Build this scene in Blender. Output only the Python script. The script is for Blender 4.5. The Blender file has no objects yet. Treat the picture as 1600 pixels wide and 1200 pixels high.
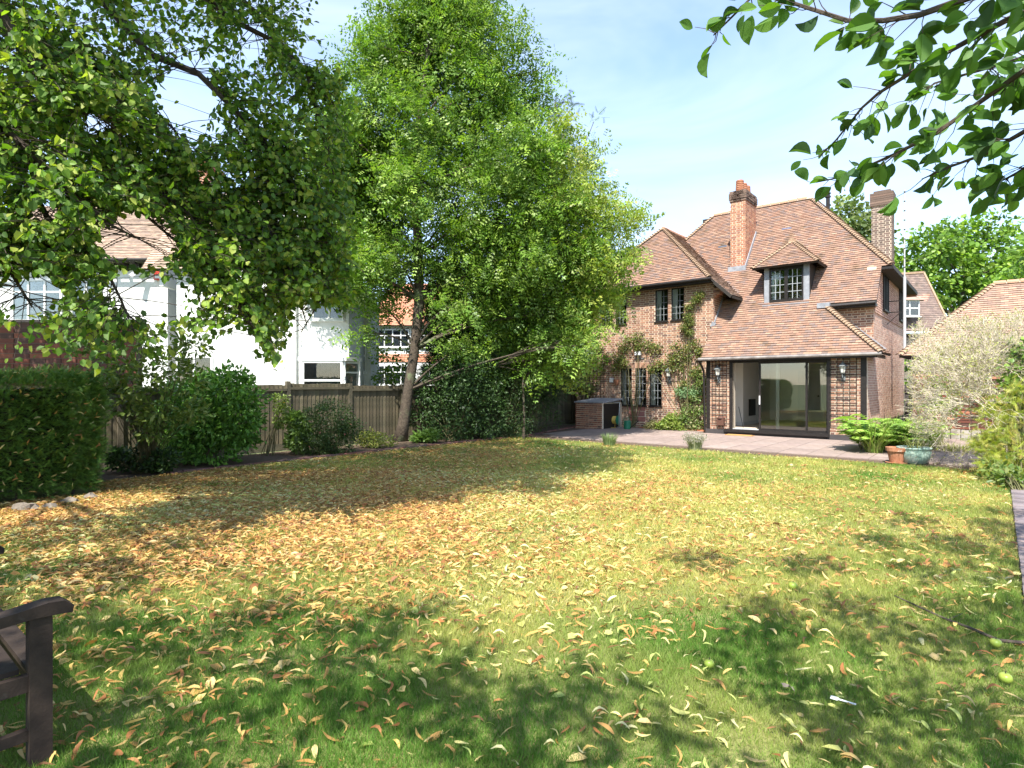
import bpy, math, random
import numpy as np
from mathutils import Vector, Matrix
random.seed(7); rng = np.random.default_rng(7)
S = bpy.context.scene; COL = S.collection
# ---------------------------------------------------------------- camera, sky, sun, exposure
F = 918.0; CAMZ = 1.65
cam = bpy.data.cameras.new('camera'); camo = bpy.data.objects.new('camera', cam); COL.objects.link(camo)
camo.location = (0, 0, CAMZ); camo.rotation_euler = (math.radians(90), 0, 0)
cam.sensor_width = 36; cam.lens = 36*F/1600; cam.clip_start = .05; cam.clip_end = 3000
S.camera = camo
SD = Vector((.386, 1.172, -1.75)).normalized()       # direction the sunlight travels
sun = bpy.data.lights.new('sun', 'SUN'); suno = bpy.data.objects.new('sun', sun); COL.objects.link(suno)
sun.energy = 4.4; sun.angle = math.radians(.53); sun.color = (1, .955, .88)
suno.location = (-5, -15, 25); suno.rotation_euler = SD.to_track_quat('-Z', 'Y').to_euler()
w = bpy.data.worlds.new('World'); S.world = w; w.use_nodes = True
nt = w.node_tree; N = nt.nodes; N.clear(); LK = nt.links
sky = N.new('ShaderNodeTexSky'); sky.sky_type = 'NISHITA'; sky.sun_disc = False
sky.sun_elevation = math.asin(-SD.z); sky.sun_rotation = math.atan2(-SD.x, -SD.y)
sky.air_density = 1.0; sky.dust_density = .5; sky.ozone_density = 2.0
tc = N.new('ShaderNodeTexCoord'); mp = N.new('ShaderNodeMapping'); mp.inputs['Scale'].default_value = (1.3, 1.0, 3.6)
mp.inputs['Rotation'].default_value = (0, .22, .3)
no = N.new('ShaderNodeTexNoise'); no.inputs['Scale'].default_value = 1.5; no.inputs['Detail'].default_value = 5; no.inputs['Roughness'].default_value = .55
no.inputs['Distortion'].default_value = .5
cr = N.new('ShaderNodeMapRange'); cr.inputs[1].default_value = .38; cr.inputs[2].default_value = .85; cr.inputs[3].default_value = .08; cr.inputs[4].default_value = .8
mx = N.new('ShaderNodeMixRGB'); mx.inputs[2].default_value = (3.3, 3.7, 4.3, 1)
bg = N.new('ShaderNodeBackground'); bg.inputs[1].default_value = .15
out = N.new('ShaderNodeOutputWorld')
LK.new(tc.outputs['Generated'], mp.inputs[0]); LK.new(mp.outputs[0], no.inputs['Vector']); LK.new(no.outputs[0], cr.inputs[0])
LK.new(cr.outputs[0], mx.inputs[0]); LK.new(sky.outputs[0], mx.inputs[1]); LK.new(mx.outputs[0], bg.inputs[0]); LK.new(bg.outputs[0], out.inputs[0])
S.view_settings.view_transform = 'Standard'; S.view_settings.look = 'None'; S.view_settings.gamma = 1
S.view_settings.use_curve_mapping = False; S.view_settings.exposure = 1.42
S.render.engine = 'CYCLES'
S.cycles.max_bounces = 8; S.cycles.transparent_max_bounces = 12
# ---------------------------------------------------------------- frames and design-time measuring
TH = math.radians(39.6); CT, ST = math.cos(TH), math.sin(TH)
OX, OY = 10.07, 16.70                  # front right corner of the brick house
def Hw(x, y, z=0.0):                    # house frame -> world (x right along facade, y back)
    return (OX + CT*x + ST*y, OY - ST*x + CT*y, z)
def fx(px, b):                          # x in the house frame of image column px on plane y=b
    r = (px-800)/F
    return (r*(OY + CT*b) - OX - ST*b)/(CT + r*ST)
def fy(px, x):                          # y in the house frame of column px on plane x
    r = (px-800)/F
    return (r*(OY - ST*x) - OX - CT*x)/(ST - r*CT)
def fz(py, x, b): return CAMZ + (600-py)/F*(OY - ST*x + CT*b)
def P(px, py, Y): return np.array([(px-800)/F*Y, Y, CAMZ + (600-py)/F*Y])
def G(px, py):
    Y = F*CAMZ/(py-600); return ((px-800)/F*Y, Y)
# ---------------------------------------------------------------- mesh building
class MB:
    def __init__(s): s.V = []; s.F = []; s.C = []; s.n = 0
    def add(s, v, f, c=(1, 1, 1)):
        v = np.asarray(v, float).reshape(-1, 3); s.V.append(v)
        for q in f: s.F.append([i + s.n for i in q]); s.C.append(c)
        s.n += len(v)
    def box(s, a, b, c=(1, 1, 1), skip=()):
        x0, y0, z0 = a; x1, y1, z1 = b
        if x0 > x1: x0, x1 = x1, x0
        if y0 > y1: y0, y1 = y1, y0
        if z0 > z1: z0, z1 = z1, z0
        v = [(x0,y0,z0),(x1,y0,z0),(x1,y1,z0),(x0,y1,z0),(x0,y0,z1),(x1,y0,z1),(x1,y1,z1),(x0,y1,z1)]
        f = [(0,3,2,1),(4,5,6,7),(0,1,5,4),(1,2,6,5),(2,3,7,6),(3,0,4,7)]
        s.add(v, f, c)
    def obox(s, o, u, v, w, c=(1,1,1)):          # box from corner o with edge vectors u v w
        o, u, v, w = map(np.array, (o, u, v, w))
        if np.dot(np.cross(u, v), w) < 0: u, v = v, u
        vs = [o, o+u, o+u+v, o+v, o+w, o+u+w, o+u+v+w, o+v+w]
        s.add(vs, [(0,3,2,1),(4,5,6,7),(0,1,5,4),(1,2,6,5),(2,3,7,6),(3,0,4,7)], c)
    def bar(s, p, q, r, c=(1,1,1), up=(0,0,1)):  # rectangular bar between points, r=(w,h)
        p, q = np.array(p, float), np.array(q, float); d = q-p; L = np.linalg.norm(d); d /= L
        up = np.array(up, float); sd = np.cross(d, up)
        if np.linalg.norm(sd) < 1e-6: sd = np.cross(d, (1, 0, 0))
        sd /= np.linalg.norm(sd); u2 = np.cross(sd, d)
        s.obox(p - sd*r[0]/2 - u2*r[1]/2, d*L, sd*r[0], u2*r[1], c)
    def tube(s, pts, rad, n=6, c=(1,1,1), cap=True):
        pts = np.array(pts, float); m = len(pts)
        if np.isscalar(rad): rad = [rad]*m
        T = np.gradient(pts, axis=0); T /= np.linalg.norm(T, axis=1)[:, None] + 1e-9
        a = np.array((0, 0, 1.)) if abs(T[0][2]) < .9 else np.array((1., 0, 0))
        rings = []
        for i in range(m):
            sd = np.cross(T[i], a); sd /= np.linalg.norm(sd) + 1e-9; b = np.cross(sd, T[i]); a = b
            th = np.arange(n)*2*math.pi/n
            rings.append(pts[i] + rad[i]*(np.cos(th)[:, None]*sd + np.sin(th)[:, None]*b))
        v = np.concatenate(rings); f = []
        for i in range(m-1):
            for k in range(n):
                k2 = (k+1) % n; f.append((i*n+k, i*n+k2, (i+1)*n+k2, (i+1)*n+k))
        if cap: f.append(tuple(range(n-1, -1, -1))); f.append(tuple((m-1)*n+k for k in range(n)))
        s.add(v, f, c)
    def lathe(s, o, prof, n=16, c=(1,1,1)):      # prof = [(r,z)...]
        o = np.array(o, float); th = np.arange(n)*2*math.pi/n; v = []
        for r, z in prof: v.append(np.stack([o[0]+r*np.cos(th), o[1]+r*np.sin(th), np.full(n, o[2]+z)], 1))
        f = []
        for i in range(len(prof)-1):
            for k in range(n):
                k2 = (k+1) % n; f.append((i*n+k, i*n+k2, (i+1)*n+k2, (i+1)*n+k))
        f.append(tuple(range(n-1, -1, -1))); f.append(tuple((len(prof)-1)*n+k for k in range(n)))
        s.add(np.concatenate(v), f, c)
    def mesh(s, name, mat):
        V = np.concatenate(s.V) if s.V else np.zeros((0, 3))
        me = bpy.data.meshes.new(name); me.from_pydata(V.tolist(), [], s.F)
        col_attr(me, np.repeat(np.array(s.C, float), [len(f) for f in s.F], axis=0))
        if mat: me.materials.append(mat)
        return me
    def build(s, name, mat, parent=None, smooth=False, kind=None, loc=None, rel=False):
        V = np.concatenate(s.V)
        if rel and parent is not None:           # world coordinates -> parent's frame
            V = V - np.array(parent.location); s.V = [V]
        me = s.mesh(name, mat)
        if smooth: me.shade_smooth()
        return link(name, me, parent, kind, loc)
def col_attr(me, c):
    a = me.color_attributes.new('col', 'FLOAT_COLOR', 'CORNER')
    cc = np.ones((len(c), 4), np.float32); cc[:, :3] = c; a.data.foreach_set('color', cc.ravel())
def arrmesh(name, V, Fq, Cf, mat, parent=None, kind=None, rel=True):
    """V (n,3), Fq (m,k) all faces with k corners, Cf (m,3)"""
    if rel and parent is not None: V = V - np.array(parent.location)
    me = bpy.data.meshes.new(name); m, k = Fq.shape
    me.vertices.add(len(V)); me.vertices.foreach_set('co', V.astype(np.float32).ravel())
    me.loops.add(m*k); me.loops.foreach_set('vertex_index', Fq.astype(np.int32).ravel())
    me.polygons.add(m); me.polygons.foreach_set('loop_start', np.arange(0, m*k, k, dtype=np.int32))
    me.update(calc_edges=True)
    col_attr(me, np.repeat(Cf, k, axis=0)); me.materials.append(mat)
    return link(name, me, parent, kind)
def link(name, me, parent=None, kind=None, loc=None):
    o = bpy.data.objects.new(name, me); COL.objects.link(o)
    if parent: o.parent = parent
    if kind: o['kind'] = kind
    if loc is not None: o.location = loc
    return o
def thing(name, label, cat, loc=(0, 0, 0), rz=0, group=None):
    o = bpy.data.objects.new(name, None); COL.objects.link(o); o.empty_display_size = .2
    o.location = loc; o.rotation_euler = (0, 0, rz); o['label'] = label; o['category'] = cat
    if group: o['group'] = group
    return o
def tag(o, label, cat, group=None):
    o['label'] = label; o['category'] = cat
    if group: o['group'] = group
    return o
# ---------------------------------------------------------------- materials
def mat(name, c1, c2=None, scale=8, rough=.7, attr=False, bump=0, bscale=60, metal=0, spec=.3, detail=4, stain=None):
    m = bpy.data.materials.new(name); m.use_nodes = True; n = m.node_tree.nodes; l = m.node_tree.links
    p = n['Principled BSDF']; p.inputs['Roughness'].default_value = rough; p.inputs['Metallic'].default_value = metal
    p.inputs['Specular IOR Level'].default_value = spec
    t = n.new('ShaderNodeTexCoord')
    nz = n.new('ShaderNodeTexNoise'); nz.inputs['Scale'].default_value = scale; nz.inputs['Detail'].default_value = detail
    l.new(t.outputs['Object'], nz.inputs['Vector'])
    rp = n.new('ShaderNodeMapRange'); rp.inputs[1].default_value = .32; rp.inputs[2].default_value = .68; l.new(nz.outputs[0], rp.inputs[0])
    mx = n.new('ShaderNodeMixRGB'); mx.inputs[1].default_value = (*c1, 1); mx.inputs[2].default_value = (*(c2 or c1), 1)
    l.new(rp.outputs[0], mx.inputs[0]); o = mx.outputs[0]
    if stain:
        sc, sz, th = stain
        n2 = n.new('ShaderNodeTexNoise'); n2.inputs['Scale'].default_value = sz; n2.inputs['Detail'].default_value = 5
        l.new(t.outputs['Object'], n2.inputs['Vector'])
        r2 = n.new('ShaderNodeMapRange'); r2.inputs[1].default_value = th; r2.inputs[2].default_value = th+.14; l.new(n2.outputs[0], r2.inputs[0])
        m3 = n.new('ShaderNodeMixRGB'); m3.inputs[2].default_value = (*sc, 1); l.new(r2.outputs[0], m3.inputs[0]); l.new(o, m3.inputs[1]); o = m3.outputs[0]
    if attr:
        a = n.new('ShaderNodeAttribute'); a.attribute_name = 'col'
        m2 = n.new('ShaderNodeMixRGB'); m2.blend_type = 'MULTIPLY'; m2.inputs[0].default_value = 1
        l.new(o, m2.inputs[1]); l.new(a.outputs['Color'], m2.inputs[2]); o = m2.outputs[0]
    l.new(o, p.inputs['Base Color'])
    if bump:
        nb = n.new('ShaderNodeTexNoise'); nb.inputs['Scale'].default_value = bscale; nb.inputs['Detail'].default_value = 5
        l.new(t.outputs['Object'], nb.inputs['Vector'])
        b = n.new('ShaderNodeBump'); b.inputs['Strength'].default_value = bump; b.inputs['Distance'].default_value = .02
        l.new(nb.outputs[0], b.inputs['Height']); l.new(b.outputs[0], p.inputs['Normal'])
    return m
def leafmat(name, rough=.45, trans=.38, spec=.4, tcol=(1.15, 1.3, .5)):
    m = bpy.data.materials.new(name); m.use_nodes = True; n = m.node_tree.nodes; l = m.node_tree.links
    p = n['Principled BSDF']; p.inputs['Roughness'].default_value = rough; p.inputs['Specular IOR Level'].default_value = spec
    a = n.new('ShaderNodeAttribute'); a.attribute_name = 'col'; l.new(a.outputs['Color'], p.inputs['Base Color'])
    tr = n.new('ShaderNodeBsdfTranslucent'); mm = n.new('ShaderNodeMixRGB'); mm.blend_type = 'MULTIPLY'; mm.inputs[0].default_value = 1
    mm.inputs[2].default_value = (*tcol, 1); l.new(a.outputs['Color'], mm.inputs[1]); l.new(mm.outputs[0], tr.inputs[0])
    s = n.new('ShaderNodeMixShader'); s.inputs[0].default_value = trans
    l.new(p.outputs[0], s.inputs[1]); l.new(tr.outputs[0], s.inputs[2]); l.new(s.outputs[0], n['Material Output'].inputs[0])
    return m
def glassmat(name, tint=(.75, .8, .8), refl=.12, rough=.01):
    m = bpy.data.materials.new(name); m.use_nodes = True; n = m.node_tree.nodes; l = m.node_tree.links
    n.remove(n['Principled BSDF'])
    tr = n.new('ShaderNodeBsdfTransparent'); tr.inputs[0].default_value = (*tint, 1)
    g = n.new('ShaderNodeBsdfGlossy'); g.inputs['Roughness'].default_value = rough
    fr = n.new('ShaderNodeFresnel'); fr.inputs[0].default_value = 1.5
    mt = n.new('ShaderNodeMath'); mt.operation = 'ADD'; mt.inputs[1].default_value = refl; mt.use_clamp = True
    s = n.new('ShaderNodeMixShader'); l.new(fr.outputs[0], mt.inputs[0]); l.new(mt.outputs[0], s.inputs[0])
    l.new(tr.outputs[0], s.inputs[1]); l.new(g.outputs[0], s.inputs[2]); l.new(s.outputs[0], n['Material Output'].inputs[0])
    return m
M = dict(
 brick=mat('brick', (.9,.9,.9), (1.12,1.08,1.05), 30, .85, True, .15, 90, stain=((.6,.56,.5), 5, .66)),
 mortar=mat('mortar', (.64,.55,.42), (.54,.46,.35), 9, .95, False, .3, 120),
 tile=mat('roof_tile', (.88,.88,.88), (1.1,1.06,1.0), 22, .85, True, .3, 120, stain=((.62,.62,.50), 1.6, .58)),
 oldtile=mat('weathered_tile', (.85,.85,.85), (1.1,1.1,1.05), 6, .9, True, .3, 60, stain=((.5,.5,.42), 1.5, .62)),
 hip=mat('bonnet_tile', (.27,.17,.11), (.36,.26,.17), 5, .85, False, .3, 80),
 black=mat('black_paint', (.014,.012,.011), (.025,.02,.018), 20, .45, False, .1, 80),
 plinth=mat('plinth_paint', (.05,.045,.045), (.07,.06,.06), 6, .6),
 lead=mat('lead', (.20,.21,.23), (.30,.31,.33), 7, .5, False, .15, 40),
 soffit=mat('soffit', (.03,.026,.022), None, 8, .7),
 gutter=mat('gutter', (.30,.27,.25), (.16,.14,.13), 5, .35),
 white=mat('white_paint', (.74,.74,.72), (.66,.66,.64), 4, .5),
 leadbar=mat('lead_cames', (.36,.38,.39), None, 8, .4),
 glass=glassmat('window_glass', (.88,.90,.89), .03), doorglass=glassmat('door_glass', (.86,.88,.83), .08),
 inwall=mat('interior_plaster', (.84,.81,.76), (.80,.77,.72), 2, .8), infloor=mat('carpet', (.55,.47,.38), (.48,.41,.33), 60, .9),
 inblack=mat('fireplace', (.012,.012,.012), None, 5, .4), curtain=mat('curtain', (.72,.72,.70), (.6,.6,.58), 10, .85),
 render=mat('white_render', (.72,.72,.70), (.60,.60,.57), 2.5, .9, False, .8, 14, stain=((.55,.56,.52), .9, .64)),
 fence=mat('fence_board', (.42,.44,.35), (.66,.63,.52), 5, .9, True, .4, 40, stain=((.55,.62,.40), 1.3, .55)),
 bark=mat('bark', (.05,.038,.028), (.09,.07,.05), 14, .95, False, .9, 22, stain=((.13,.15,.08), 3, .55)),
 darkbark=mat('dark_bark', (.055,.042,.034), (.085,.066,.05), 10, .95, False, .6, 40),
 twig=mat('pale_twig', (.62,.55,.44), (.42,.36,.28), 8, .9, True),
 stem=mat('stem', (.16,.14,.07), (.10,.10,.04), 8, .8),
 bench=mat('bench_wood', (.016,.010,.008), (.034,.023,.017), 14, .75, False, .12, 90, stain=((.06,.05,.042), 12, .64)),
 slab=mat('paving', (.9,.9,.9), (1.1,1.1,1.1), 5, .95, True, .4, 60, stain=((.62,.58,.52), 1.6, .6)),
 soil=mat('soil', (.075,.052,.036), (.13,.09,.06), 12, 1.0, False, .9, 30),
 lawn=mat('lawn_ground', (.10,.13,.03), (.26,.24,.09), 2.2, 1.0, False, .8, 40, detail=8, stain=((.13,.095,.05), 6, .62)),
 far=mat('far_ground', (.10,.13,.05), (.14,.15,.07), .5, 1.0),
 terracotta=mat('terracotta', (.32,.13,.065), (.40,.19,.11), 10, .8, False, .2, 40, stain=((.62,.52,.42), 7, .63)),
 glaze=mat('green_glaze', (.22,.34,.29), (.34,.44,.38), 7, .3, False, .1, 20, stain=((.5,.54,.48), 9, .62)),
 iron=mat('lantern_metal', (.12,.13,.13), (.19,.20,.20), 20, .5), frost=mat('lantern_glass', (.62,.60,.52), None, 5, .15),
 greenpl=mat('green_plastic', (.02,.16,.09), None, 5, .4), yellowpl=mat('yellow_hose', (.50,.34,.06), (.58,.42,.1), 20, .5),
 galv=mat('galvanised', (.42,.43,.44), None, 5, .4, metal=.6), coir=mat('coir', (.42,.22,.08), (.5,.28,.1), 40, 1),
 redsign=mat('red_box', (.50,.05,.03), None, 5, .5), stone=mat('stone', (.13,.11,.09), (.22,.185,.15), 6, .9, False, .6, 25),
 apple=mat('apple', (.17,.26,.035), (.28,.31,.06), 12, .35), plasticw=mat('white_plastic', (.7,.7,.7), None, 5, .4),
 pole=mat('pole', (.42,.43,.44), None, 6, .4), brown=mat('brown_plastic', (.10,.05,.035), None, 6, .5),
 leaf=leafmat('leaf'), gloss=leafmat('glossy_leaf', .42, .25, .3), near=leafmat('near_leaf', .5, .42, .3, (1.3,1.5,.35)), dry=leafmat('dry_leaf', .6, .25, .3, (1.1,1,.7)),
 grass=leafmat('grass_blade', .6, .35, .25, (1.1,1.2,.5)), needle=leafmat('needle', .6, .15, .25))
# ---------------------------------------------------------------- bricks and tiles laid in rows
def spans(poly, v):                      # scanline of polygon [(u,v)..] at height v
    xs = []
    n = len(poly)
    for i in range(n):
        (u0, v0), (u1, v1) = poly[i], poly[(i+1) % n]
        if (v0 <= v) != (v1 <= v): xs.append(u0 + (v-v0)/(v1-v0)*(u1-u0))
    xs.sort(); return [(xs[i], xs[i+1]) for i in range(0, len(xs)-1, 2)]
def cut(iv, holes, v0, v1):
    for (h0, h1, g0, g1) in holes:
        if v1 <= g0 or v0 >= g1: continue
        o = []
        for a, b in iv:
            if h1 <= a or h0 >= b: o.append((a, b)); continue
            if h0 > a: o.append((a, h0))
            if h1 < b: o.append((h1, b))
        iv = o
    return iv
BR = [(.31,.165,.105),(.27,.14,.095),(.34,.19,.125),(.23,.12,.085),(.36,.22,.15),(.17,.10,.08),(.29,.165,.115)]
BRD = [(.36,.155,.10),(.28,.12,.085),(.22,.11,.085),(.40,.19,.12),(.17,.10,.085),(.33,.16,.11),(.42,.22,.15)]
RED = [(.17,.055,.035),(.13,.045,.03),(.10,.042,.032),(.20,.07,.042),(.085,.045,.035)]  # red brick, darkened so the colour carries the shade on these walls
def lay_bricks(O, U, Nn, poly, holes=(), pal=BR, course=.075, L=.215, Hd=.1025, j=.019, proud=.007, vfun=None, indiv=0, soldier=()):
    """returns list of (corner o, u, v, w, colour) for bricks on plane O + U*u + z*v with outward normal Nn"""
    O, U, Nn = map(lambda q: np.array(q, float), (O, U, Nn)); Z = np.array((0, 0, 1.)); res = []
    vmax = max(p[1] for p in poly); umin = min(p[0] for p in poly); umax = max(p[0] for p in poly)
    row = 0; v = min(p[1] for p in poly)
    while v < vmax - .02:
        h = course - j; vv = v + h/2
        iv = cut(spans(poly, vv), list(holes) + list(soldier), v, v + h)
        u = umin - (.0 if row % 2 else (L+Hd)/2 - .0); k = 0
        while u < umax:
            l = L if k % 2 == 0 else Hd; k += 1
            a, b = u + j/2, u + l + j/2; u += l + j
            for (s0, s1) in iv:
                c0, c1 = max(a, s0), min(b, s1)
                if c1 - c0 < .025: continue
                pr = proud + random.uniform(-.0025, .0025) + (vfun(v) if vfun else 0)
                c = random.choice(pal if l > .15 or L > .3 else pal[1:]); f = random.uniform(.85, 1.15)
                res.append((O + U*c0 + Z*v, U*(c1-c0), Z*h, Nn*pr, tuple(np.array(c)*f)))
        v += course; row += 1
    for (h0, h1, g0, g1) in soldier:
        u = h0 + .005
        while u < h1 - .03:
            b = min(u + .065, h1); c = random.choice(pal)
            res.append((O + U*u + Z*(g0+.005), U*(b-u), Z*(g1-g0-.01), Nn*(proud+.002), c)); u += .075
    return res
def put_bricks(bl, parent, n_ind=0, name='brick'):
    """first n_ind as objects sharing a few meshes' look, the rest as one part of stuff"""
    for (o, u, v, wv, c) in bl[:n_ind]:
        m = MB(); m.obox(np.zeros(3), u, v, wv, c); ob = m.build(name, M['brick'], parent); ob.location = o
    if bl[n_ind:]:
        m = MB()
        for (o, u, v, wv, c) in bl[n_ind:]: m.obox(o, u, v, wv, c)
        return m.build('brickwork', M['brick'], parent, kind='stuff')
TI = [(.262,.162,.118),(.246,.154,.113),(.278,.174,.126),(.236,.149,.111),(.268,.166,.122),(.262,.152,.107),(.212,.142,.118),(.30,.195,.14),(.20,.145,.125)]
TO = [(.25,.17,.125),(.21,.14,.11),(.29,.20,.15),(.18,.13,.105),(.27,.19,.15)]
def lay_tiles(m, P0, U, Wd, poly, pal=TI, gauge=.10, tw=.165, lift=.030, th=.022, marks=()):
    """tiles on the plane P0+U*u+Wd*w ; poly in (u,w), w upslope"""
    P0, U, Wd = map(lambda q: np.array(q, float), (P0, U, Wd)); Nn = np.cross(U, Wd); Nn /= np.linalg.norm(Nn)
    if Nn[2] < 0: Nn = -Nn
    wmax = max(p[1] for p in poly); umin = min(p[0] for p in poly); umax = max(p[0] for p in poly)
    w0 = min(p[1] for p in poly); row = 0
    while w0 < wmax - .01:
        iv = spans(poly, min(w0 + gauge*.4, wmax-.005)); u = umin - (tw/2 if row % 2 else 0) - random.uniform(0, .02)
        while u < umax:
            for s0, s1 in iv:
                a, b = max(u, s0), min(u + tw - .004, s1)
                if b - a < .02: continue
                c = np.array(random.choice(pal))*random.uniform(.9, 1.1)
                for (mu, mw, mr, mc) in marks:
                    if abs((a+b)/2-mu) < mr*2.0*random.uniform(.6,1.2) and abs(w0-mw) < mr*random.uniform(.5,1.2): c = np.array(mc)
                dl = random.uniform(-.004, .005); t = lift + random.uniform(-.003, .005); t2 = t + random.uniform(-.003, .003)
                q = [P0+U*a+Wd*(w0+dl)+Nn*t, P0+U*b+Wd*(w0+dl)+Nn*t2, P0+U*b+Wd*(w0+gauge*1.25)+Nn*.002, P0+U*a+Wd*(w0+gauge*1.25)+Nn*.002]
                lo = [p - Nn*th for p in q[:2]]
                v = q + lo
                m.add(v, [(0,1,2,3),(0,4,5,1),(3,4,0),(1,5,2)], tuple(c))
            u += tw
        w0 += gauge; row += 1
def roof_plane(parent, pts, pal=TI, marks=(), mt='tile', gauge=.10, tw=.165, deckname='roof_deck', eavevec=None):
    """pts: 3D polygon in the parent's frame whose first edge lies on the eave; deck mesh + tiles"""
    pts = [np.array(p, float) for p in pts]
    U = (pts[1]-pts[0]) if eavevec is None else np.array(eavevec, float); U /= np.linalg.norm(U)
    n = np.zeros(3)
    for i in range(len(pts)): n += np.cross(pts[i], pts[(i+1) % len(pts)])
    n /= np.linalg.norm(n)
    if n[2] < 0: n = -n
    Wd = np.cross(n, U)
    if Wd[2] < 0: Wd = -Wd
    d = MB(); f = [p - n*.004 for p in pts] + [p - n*.06 for p in pts]; k = len(pts)
    d.add(f, [tuple(range(k)), tuple(range(2*k-1, k-1, -1))] + [(i, (i+1) % k, k+(i+1) % k, k+i) for i in range(k)])
    deck = d.build(deckname, M['soffit'], parent)
    m = MB(); poly = [(float(np.dot(p-pts[0], U)), float(np.dot(p-pts[0], Wd))) for p in pts]
    lay_tiles(m, pts[0], U, Wd, poly, pal, gauge, tw, marks=marks)
    return m.build('tiles', M[mt], parent, kind='stuff')
def hip_tiles(parent, p, q, mt='hip', step=.11, r=.11, name='bonnet_tile'):
    p, q = np.array(p, float), np.array(q, float); d = q-p; L = np.linalg.norm(d); d /= L
    side = np.cross(d, (0, 0, 1)); side /= np.linalg.norm(side); up = np.cross(side, d)
    m = MB(); th = np.linspace(-.05, math.pi+.05, 7)
    a = [side*math.cos(t)*r*1.1 + up*math.sin(t)*r*.62 + up*.012 for t in th]; b = [side*math.cos(t)*r*.75 + up*math.sin(t)*r*.35 for t in th]
    v = [x for x in a] + [d*step*1.25 + x for x in b] + [x*.86 for x in a]
    f = [(i, i+1, 8+i, 7+i) for i in range(6)] + [(14+i, 15+i, i+1, i) for i in range(6)]
    m.add(v, f); me = m.mesh(name, M[mt]); n = int(L/step)
    for i in range(n):
        o = link(name, me, parent); o.location = p + d*(i*step) + up*random.uniform(-.004, .004)
def ridge_tiles(parent, p, q, step=.32, r=.12, mt='tileplain'):
    p, q = np.array(p, float), np.array(q, float); d = q-p; L = np.linalg.norm(d); d /= L
    side = np.cross(d, (0, 0, 1)); up = np.array((0, 0, 1.)); th = np.linspace(-.15, math.pi+.15, 9)
    a = [side*math.cos(t)*r + up*math.sin(t)*r*.85 for t in th]
    m = MB(); m.add(a + [x + d*(step-.02) for x in a], [(i, i+1, 10+i, 9+i) for i in range(8)] + [tuple(range(9)), tuple(range(17, 8, -1))], (.42,.24,.16)); me = m.mesh('ridge_tile', M['tile'])
    for i in range(int(L/step)):
        o = link('ridge_tile', me, parent); o.location = p + d*(i*step) + up*random.uniform(-.005, .005)
    mm = MB(); mm.bar(p + up*.0, q + up*.0, (r*1.9, .05)); mm.build('mortar_bed', M['mortar'], parent)
# ---------------------------------------------------------------- leaves and trees
T_OV = (np.array([(0,0,0),(-.36,.30,.10),(-.30,.72,.04),(0,1,-.08),(.30,.72,.04),(.36,.30,.10)]), np.array([(0,3,2,1),(0,5,4,3)]))
T_EL = (np.array([(0,0,0),(-.19,.28,.06),(-.21,.65,.03),(0,1,-.06),(.21,.65,.03),(.19,.28,.06)]), np.array([(0,3,2,1),(0,5,4,3)]))
T_DI = (np.array([(0,0,0),(-.25,.45,.07),(0,1,-.04),(.25,.45,.07)]), np.array([(0,2,1),(0,3,2)]))
T_ND = (np.array([(-.05,0,0),(.05,0,0),(0,1,0)]), np.array([(0,1,2)]))
def t_pinnate(k=5, w=.10, l=.30):
    v, f = [], []
    for i in range(k):
        y = .15 + .75*i/(k-1)
        for s in (-1, 1):
            n = len(v); b = np.array((0, y, 0)); t = np.array((s*l*.85, y+l*.45, -.05*random.random())); pr = np.array((-s*.45, .85, 0.))*w*.5
            v += [b, (b+t)/2 + pr + np.array((0,0,.03)), t, (b+t)/2 - pr + np.array((0,0,.02))]; f += [(n, n+1, n+2, n+3)]
    n = len(v); v += [np.array((0,.85,0)), np.array((-w*.5,1,0.02)), np.array((0,1.2,-.06)), np.array((w*.5,1,.02))]; f += [(n,n+1,n+2,n+3)]
    return (np.array(v), np.array(f))
T_PN = t_pinnate(3, .17, .32)
def t_spray(k=7, w=.13, l=.34):       # flat conifer spray
    v, f = [], []
    for i in range(k):
        y = .05 + .8*i/(k-1); ll = l*(1-.55*i/(k-1))
        for s in (-1, 1):
            n = len(v); v += [(0, y, 0), (0, y+w*.5, .01), (s*ll, y+ll*.75, -.03)]; f += [(n, n+1, n+2)]
    n = len(v); v += [(-.03, .0, 0), (.03, 0, 0), (0, 1, 0)]; f += [(n, n+1, n+2)]
    return (np.array(v), np.array(f))
T_SP = t_spray()
def unit(v): return v/(np.linalg.norm(v, axis=-1, keepdims=True)+1e-9)
def leaves(pos, fwd, nrm, size, tmpl, cols):
    """returns V,F,C of a batch of leaves"""
    TV, TF = tmpl; n = len(pos); f = unit(fwd); r = unit(np.cross(f, nrm)); u = np.cross(r, f)
    R = np.stack([r, f, u], 1)                       # rows: local x,y,z axes
    V = np.einsum('vk,nkj->nvj', TV, R)*size[:, None, None] + pos[:, None, :]
    Fa = TF[None] + (np.arange(n)*len(TV))[:, None, None]
    return V.reshape(-1, 3), Fa.reshape(-1, TF.shape[1]), np.repeat(cols, len(TF), axis=0)
def shades(n, pal, v=.25):
    pal = np.array(pal); c = pal[rng.integers(0, len(pal), n)]
    return c*rng.uniform(1-v, 1+v, (n, 1))
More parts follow.
